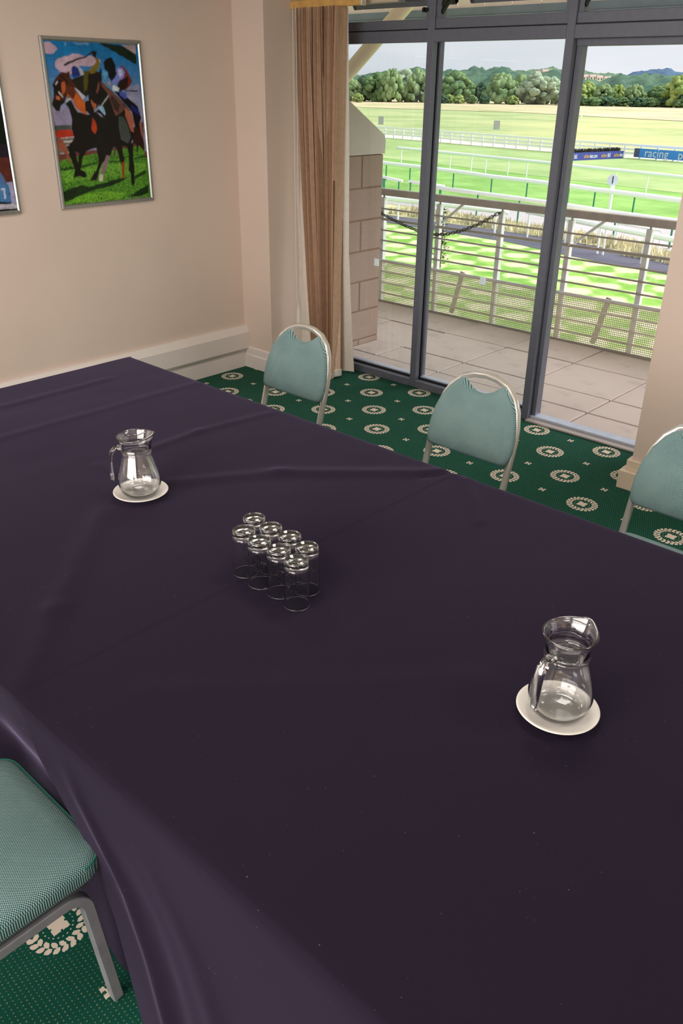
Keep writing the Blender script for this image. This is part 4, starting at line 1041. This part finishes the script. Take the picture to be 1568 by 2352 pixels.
CREASE = [((-1.478, 2.215), (-1.55, 2.10), -.008, .013), ((-1.47, .57), (-1.72, .81), .006, .030), ((-1.72, .81), (-2.17, 1.27), .006, .035), ((-2.12, 1.47), (-1.92, 1.78), .005, .03), ((-1.92, 1.78), (-1.47, 2.22), .007, .03),
          ((-1.29, .77), (-.78, 1.32), .0035, .035), ((-.78, 1.32), (-.73, 1.43), .004, .03), ((-2.41, 1.60), (-2.42, 1.83), .004, .018), ((-2.42, 1.83), (-2.37, 2.15), .003, .02), ((-2.43, 1.38), (-2.29, 1.385), .006, .012),
          ((-3.21, 1.42), (-3.21, 1.95), .0025, .02), ((-1.43, 2.19), (-1.21, 1.96), .004, .02), ((-2.9, .6), (-2.88, 2.2), .002, .02), ((-.2, .6), (-.2, 2.2), .002, .02)]
def keepflat(x, y):
    k = 1
    for cx, cy, r in ((-2.109, 1.343, .10), (-.589, 1.339, .105), (-1.42, 1.29, .19)):
        d = math.hypot(x-cx, y-cy); k = min(k, max(0, min(1, (d-r)/.05)))
    return k
def top_h(x, y):
    h = 0
    for a, b, A, w_ in CREASE:
        d, s_ = seg_d(x, y, a, b)
        h += A*math.exp(-(d/w_)**2)
        # one side of the fold lies slightly slack
        if s_ > 0 and A >= .005: h -= .0012*math.exp(-(d/.12)**2)
    h += .0016*noise.noise(Vector((x*2.2, y*2.2, 3)))+.0008*noise.noise(Vector((x*9, y*5, 1)))
    return h*keepflat(x, y)-.003*UNDER[0]*sm(-1.4752, -1.470, x)
def cloth(name, label, xs, dxf, near_y, zoff, smooth_top=True):
    rows = []  # (kind, value)
    for i in range(24): rows.append(('n', 1-i/23))           # near skirt bottom -> top
    for i in range(5): rows.append(('cn', i/4))
    ny = 72
    for i in range(1, ny): rows.append(('t', i/ny))
    for i in range(5): rows.append(('cf', i/4))
    for i in range(14): rows.append(('f', i/13))
    R = .014; vs, fs = [], []
    for x in xs:
        for kd, q in rows:
            if kd in ('n', 'cn'):
                if kd == 'n':
                    drop = R+(TZ-.006-R)*q; y = near_y(x, drop)
                    xx = x+dxf(x, drop); z = TZ+.002-drop
                else:
                    a = q*PI/2; y = near_y(x, R)+R*(1-math.cos(a)); z = TZ+.002-R*(1-math.sin(a)); xx = x+dxf(x, R*(1-math.sin(a)))
                    z += top_h(x, YN+.03)*q
            elif kd == 't':
                y = YN+R+(YF-YN-2*R)*q; z = TZ+.002+top_h(x, y); xx = x
                y += .002*noise.noise(Vector((x*3, 0, 0)))*(1-q)
            else:
                wv = .010*math.sin(x*9+1)+.006*math.sin(x*23)
                if kd == 'cf': a = q*PI/2; y = YF-R*(1-math.sin(a))-.014*math.exp(-((x+1.488)/.022)**2)*q; z = TZ+.002-R*(1-math.cos(a))+top_h(x, YF-.03)*(1-q); xx = x
                else: drop = R+(TZ-.006-R)*q; y = YF+wv*q-(.014*math.exp(-((x+1.488)/.022)**2))*(1-q*.5); z = TZ+.002-drop; xx = x
            vs.append((xx, y, z+zoff))
    k = len(rows)
    for i in range(len(xs)-1):
        for j in range(k-1): fs.append((i*k+j, (i+1)*k+j, (i+1)*k+j+1, i*k+j+1))
    o = MB().add(vs, fs).obj(name, MCLOTH, smooth=True)
    tag(o, label, 'tablecloth'); return o
def near_a(x, drop):
    q = drop/TZ
    push = .036*sm(.12, .28, drop)*sm(-1.75, -1.62, x)      # pushed back by the chair seat
    return YN+push+.012*q*math.sin(x*11)+.006*q*math.sin(x*27+1)+.012*q
def near_b(x, drop):
    q = drop/TZ; e = math.exp(-max(0, x+1.475)/.22)
    f1 = -.009*sm(.02, .3, drop)*math.exp(-((x-(-1.33+.12*q))/.035)**2)
    f2 = -.006*sm(.0, .5, drop)*math.exp(-((x-(-1.08+.16*q))/.05)**2)
    f3 = .006*sm(.1, .5, drop)*math.exp(-((x-(-1.22+.1*q))/.05)**2)
    return YN-.012*q+f1+f2+f3+.010*q*math.sin(x*7+.5)-.006*e*q
def dx_b(x, drop):
    pts = [(0, 0), (.13, .05), (.20, .13), (.29, .235), (.45, .30), (.75, .36)]
    for (a, c), (b, d) in zip(pts, pts[1:]):
        if a <= drop <= b: v = c+(d-c)*(drop-a)/(b-a); break
    else: v = .36
    return v*math.exp(-max(0, x+1.475)/.75)
def dx_a(x, drop): return 0.0
xa = [-3.43+(1.955)*i/110 for i in range(111)]+[-1.4745, -1.465, -1.45, -1.43, -1.40, -1.36, -1.32, -1.28, -1.24, -1.20, -1.16, -1.12, -1.08]
UNDER[0] = 1
ca = cloth('tablecloth', 'plain dark purple tablecloth on the far table, under the far glass jug', xa, dx_a, near_a, 0)
UNDER[0] = 0
m = MB(); vs, fs = [], []
for j in range(41):
    y = YN+(YF-YN)*j/40
    for i in range(14):
        q = i/13; vs.append((-3.43-.012*q*math.sin(y*11)-.01*math.sin(q*PI/2), y, TZ+.001-(TZ-.006)*q if i else TZ+.001))
for j in range(40):
    for i in range(13): fs.append((j*14+i, j*14+i+1, (j+1)*14+i+1, (j+1)*14+i))
m.add(vs, fs).obj('end_drop', MCLOTH, ca, smooth=True)
xb_ = [-1.475+.6*(i/60) for i in range(60)]+[-.875+2.75*i/70 for i in range(71)]
cloth('tablecloth', 'dark purple tablecloth on the near table, under the tumblers and near jug', xb_, dx_b, near_b, 0)

# ------------------------------------------------------------------ chairs
def arc(c, r, a0, a1, n, ax='yz'):
    return [(c[0], c[1]+r*math.cos(a0+(a1-a0)*i/n), c[2]+r*math.sin(a0+(a1-a0)*i/n)) for i in range(n+1)]
def rounded(w_, d_, r, n=6):
    pts = []
    for cx, cy, a in ((w_-r, d_-r, 0), (-w_+r, d_-r, PI/2), (-w_+r, -d_+r, PI), (w_-r, -d_+r, 1.5*PI)):
        for i in range(n+1): t = a+PI/2*i/n; pts.append((cx+r*math.cos(t), cy+r*math.sin(t)))
    return pts
LEAN = .27
def backpt(u, v, d=0.0):
    """point on the leaning back plane; v height above the lower edge of the back, d forward offset"""
    return (u, .185+LEAN*v-d*.965, .585+v*.965-d*.26+.02)
def make_chair(label, loc, rz):
    t = thing('banqueting_chair', label, 'chair', loc, rz, 'teal upholstered chairs round the table')
    # seat cushion
    m = MB(); base = [(x, y-.020) for x, y in rounded(.222, .211, .055)]
    rings = [(.985, .432), (1.0, .440), (1.0, .462), (.985, .474), (.94, .482), (.80, .487), (.5, .489), (.001, .490)]
    k = len(base); vs = []; fs = []
    for s_, z in rings: vs += [(x*s_, y*s_, z) for x, y in base]
    for a in range(len(rings)-1):
        for i in range(k): fs.append((a*k+i, a*k+(i+1) % k, (a+1)*k+(i+1) % k, (a+1)*k+i))
    fs.append(tuple(range(k))[::-1]); st = m.add(vs, fs).obj('seat', MSEAT, t, smooth=True, angle=50)
    pp = MB().sweep([(x*.992, y*.992, .4725) for x, y in base if y < -.03], [(.0025*math.cos(q), .0025*math.sin(q)) for q in [i*PI/3 for i in range(6)]]); pp.obj('piping', MPIPE, st)
    m = MB(); b2 = [(x, y-.012) for x, y in rounded(.214, .196, .05)]; n2 = len(b2)
    m.add([(x, y, .418) for x, y in b2]+[(x, y, .432) for x, y in b2], [tuple(range(n2))[::-1], tuple(range(n2, 2*n2))]+[(i, (i+1) % n2, n2+(i+1) % n2, n2+i) for i in range(n2)])
    m.obj('seat_pan', MPLATE, t)
    # side frames: horizontal bar under the seat turning down into the front leg
    for s_ in (-1, 1):
        x = s_*.204
        kn = arc((x, -.120, .345), .052, PI/2, PI, 8)
        path = [(x, .195, .397)]+[(x, -.05, .397)]+kn+[(x+s_*.004, -.200, 0.006)]
        MB().rect(path, .026, .026, up=(1, 0, 0)).obj('leg', MFRAME, t, smooth=True, angle=28)
        # rear leg: runs up into the back frame
        MB().rect([(x, .262, .006), (x, .225, .20), (x, .196, .40)], .022, .026, up=(1, 0, 0)).obj('leg', MFRAME, t, smooth=True, angle=28)
    MB().rect([(-.204, .19, .405), (.204, .19, .405)], .02, .02).obj('seat_frame', MFRAME, t)
    MB().rect([(-.202, -.10, .405), (.202, -.10, .405)], .02, .016).obj('seat_frame', MFRAME, t)
    # back frame: inverted U with a wide arch that leaves the grip above the pad
    side = [(-.196, -.19), (-.196, .0), (-.195, .09), (-.189, .145), (-.174, .205), (-.148, .255), (-.108, .291), (-.056, .310), (0, .316)]
    path2 = side+[(-u, v) for u, v in side[::-1][1:]]
    sec = [(-.012, -.008), (.012, -.008), (.012, .008), (-.012, .008)]
    P = [Vector(backpt(u, v, -.010)) for u, v in path2]
    MB().rect(P, .020, .024, up=(0, -.965, -.26)).obj('back_frame', MCHROME, t, smooth=True, angle=50)
    # upholstered pad
    out = [(-.186, .004), (-.198, .018), (-.204, .05), (-.203, .10), (-.195, .155), (-.176, .212), (-.150, .252), (-.122, .280), (-.103, .291), (-.088, .290), (-.070, .276), (-.045, .258), (-.018, .249), (0, .247)]
    out = out+[(-u, v) for u, v in out[::-1][1:]]
    n = len(out); cx, cy = 0, .14; m = MB(); vs = []; fs = []
    rings = [(1.0, -.004), (1.005, .008), (1.0, .018), (.975, .027), (.90, .032), (.6, .036), (.3, .037)]
    for s_, d in rings: vs += [backpt(cx+(u-cx)*s_, cy+(v-cy)*s_, d) for u, v in out]
    for a in range(len(rings)-1):
        for i in range(n): fs.append((a*n+i, a*n+(i+1) % n, (a+1)*n+(i+1) % n, (a+1)*n+i))
    vs.append(backpt(cx, cy, .037)); c_ = len(vs)-1
    for i in range(n): fs.append(((len(rings)-1)*n+i, (len(rings)-1)*n+(i+1) % n, c_))
    vs.append(backpt(cx, cy, -.004)); c_ = len(vs)-1
    for i in range(n): fs.append(((i+1) % n, i, c_))
    m.add(vs, fs).obj('backrest', MBACK, t, smooth=True, angle=60)
    return t
ch0 = make_chair('teal upholstered chair at the far end, in front of the blind', (-2.787, 2.505, 0), 0)
dup(ch0, (-1.747, 2.492, 0), 0, 'teal upholstered chair in front of the middle window pane')
dup(ch0, (-.858, 2.543, 0), 0, 'teal upholstered chair in front of the right column, cut by the right edge')
dup(ch0, (-1.422, .354, 0), PI, 'teal upholstered chair on the near side, seat cut by the left edge')

# ------------------------------------------------------------------ glassware
ZS = TZ+.0045
def saucer(label, x, y):
    prof = [(0, .004), (.030, .004), (.032, 0), (.046, 0), (.050, .003), (.070, .009), (.083, .015), (.087, .0165), (.088, .018), (.087, .0195), (.082, .0185), (.068, .0125), (.050, .0075), (.040, .006), (0, .006)]
    o = MB().lathe(prof, 64).obj('saucer', MCERAM, None, smooth=True, loc=(x, y, ZS)); return tag(o, label, 'saucer', 'saucers under the jugs')
def jug(label, x, y, rz):
    t = thing('glass_jug', label, 'jug', (x, y, ZS+.0065), rz, 'glass water jugs')
    H = .199; k = 72
    outer = [(.0, 0), (.044, 0), (.054, .005), (.062, .017), (.0672, .034), (.0680, .048), (.0660, .066), (.0612, .088), (.0556, .108), (.0500, .128), (.0464, .141), (.0455, .147), (.0483, .151), (.0490, .1545), (.0478, .158), (.0458, .165), (.0470, .175), (.0500, .185), (.0532, .191), (.0552, .1945), (.0566, H-.0026), (.0574, H-.0004), (.0566, H+.0022)]
    inner = [(.0546, H+.0032), (.0524, H+.0022), (.0510, H-.001), (.0490, .188), (.0452, .178), (.0430, .168), (.0425, .158), (.0425, .148), (.0434, .141), (.0470, .128), (.0526, .108), (.0582, .088), (.0630, .066), (.0650, .049), (.0642, .036), (.059, .020), (.051, .011), (.040, .009), (0, .0095)]
    prof = outer+inner; vs = []; fs = []
    for r, z in prof:
        for i in range(k):
            a = 2*PI*i/k; q = sm(.150, H, z); sp = math.exp(-(min(abs(a), 2*PI-abs(a))/.30)**2)
            lift = math.exp(-(min(abs(a), 2*PI-abs(a))/.95)**2)
            pinch = math.exp(-((min(abs(a), 2*PI-abs(a))-.75)/.28)**2)
            R = r*(1+q*(.11*sp-.015*pinch)); vs.append((R*math.cos(a), R*math.sin(a), z+q*(.008*lift+.003*sp)))
    n = len(prof)
    for a in range(n-1):
        for i in range(k): fs.append((a*k+i, a*k+(i+1) % k, (a+1)*k+(i+1) % k, (a+1)*k+i))
    MB().add(vs, fs).obj('body', MGLASS, t, smooth=True)
    # solid handle opposite the spout, open at its lower end
    p = [(-.047, 0, .160), (-.058, 0, .161), (-.069, 0, .157), (-.078, 0, .147), (-.083, 0, .132), (-.0855, 0, .112), (-.0865, 0, .090), (-.0865, 0, .070), (-.086, 0, .052), (-.085, 0, .043)]
    sc_ = [1.15, 1.05, 1, 1, 1, .98, .95, .9, .8, .35]
    MB().sweep(p, [(.0120*math.cos(2*PI*i/12), .0075*math.sin(2*PI*i/12)) for i in range(12)], up=(1, 0, .2), scale=sc_).obj('handle', MGLASS, t, smooth=True)
    return t
saucer('white saucer under the far glass jug', -2.109, 1.343)
jug('empty glass jug on the far saucer, handle to the left', -2.109, 1.343, math.radians(42))
saucer('white saucer under the near glass jug at the right', -.589, 1.339)
jug('empty glass jug on the near saucer at the right of the table, nearest the viewer', -.589, 1.341, math.radians(80))
gl = None
labs = ['front row, far left', 'front row, second from the left', 'front row, third from the left', 'front row, nearest to the viewer', 'back row, farthest away', 'back row, second from the far end', 'back row, third from the far end', 'back row, right end']
gp = [(-1.5046, 1.2607), (-1.4330, 1.2515), (-1.3624, 1.2550), (-1.2906, 1.2469), (-1.538, 1.327), (-1.465, 1.322), (-1.394, 1.324), (-1.3205, 1.3145)]
HG = .134; ZG2 = TZ+.0045
for i, ((x, y), lb) in enumerate(zip(gp, labs)):
    label = 'upturned clear tumbler, '+lb
    if gl is None:
        prof = [(.0, HG-.0045), (.0215, HG-.0035), (.0245, HG-.0002), (.0262, HG), (.0288, HG-.0004), (.0306, HG-.0030), (.0312, HG-.0075), (.0308, HG-.0095), (.0315, HG-.012), (.0315, HG-.018), (.0317, HG-.022), (.0320, HG-.030), (.0343, .0075), (.0345, .0030), (.0349, .0018), (.0348, .0006), (.0342, 0), (.0334, .0001), (.0328, .0008), (.0327, .0020), (.0329, .0032), (.0328, .0080), (.0304, HG-.034), (.0302, HG-.030), (.0295, HG-.022), (.0275, HG-.0165), (.023, HG-.0145), (0, HG-.0135)]
        o = MB().lathe(prof, 56).obj('tumbler', MGLASS, None, smooth=True, angle=62); gl = o
    else: o = gl.copy(); COL.objects.link(o)
    o.location = (x, y, ZG2); tag(o, label, 'glass', 'upturned tumblers in two rows')
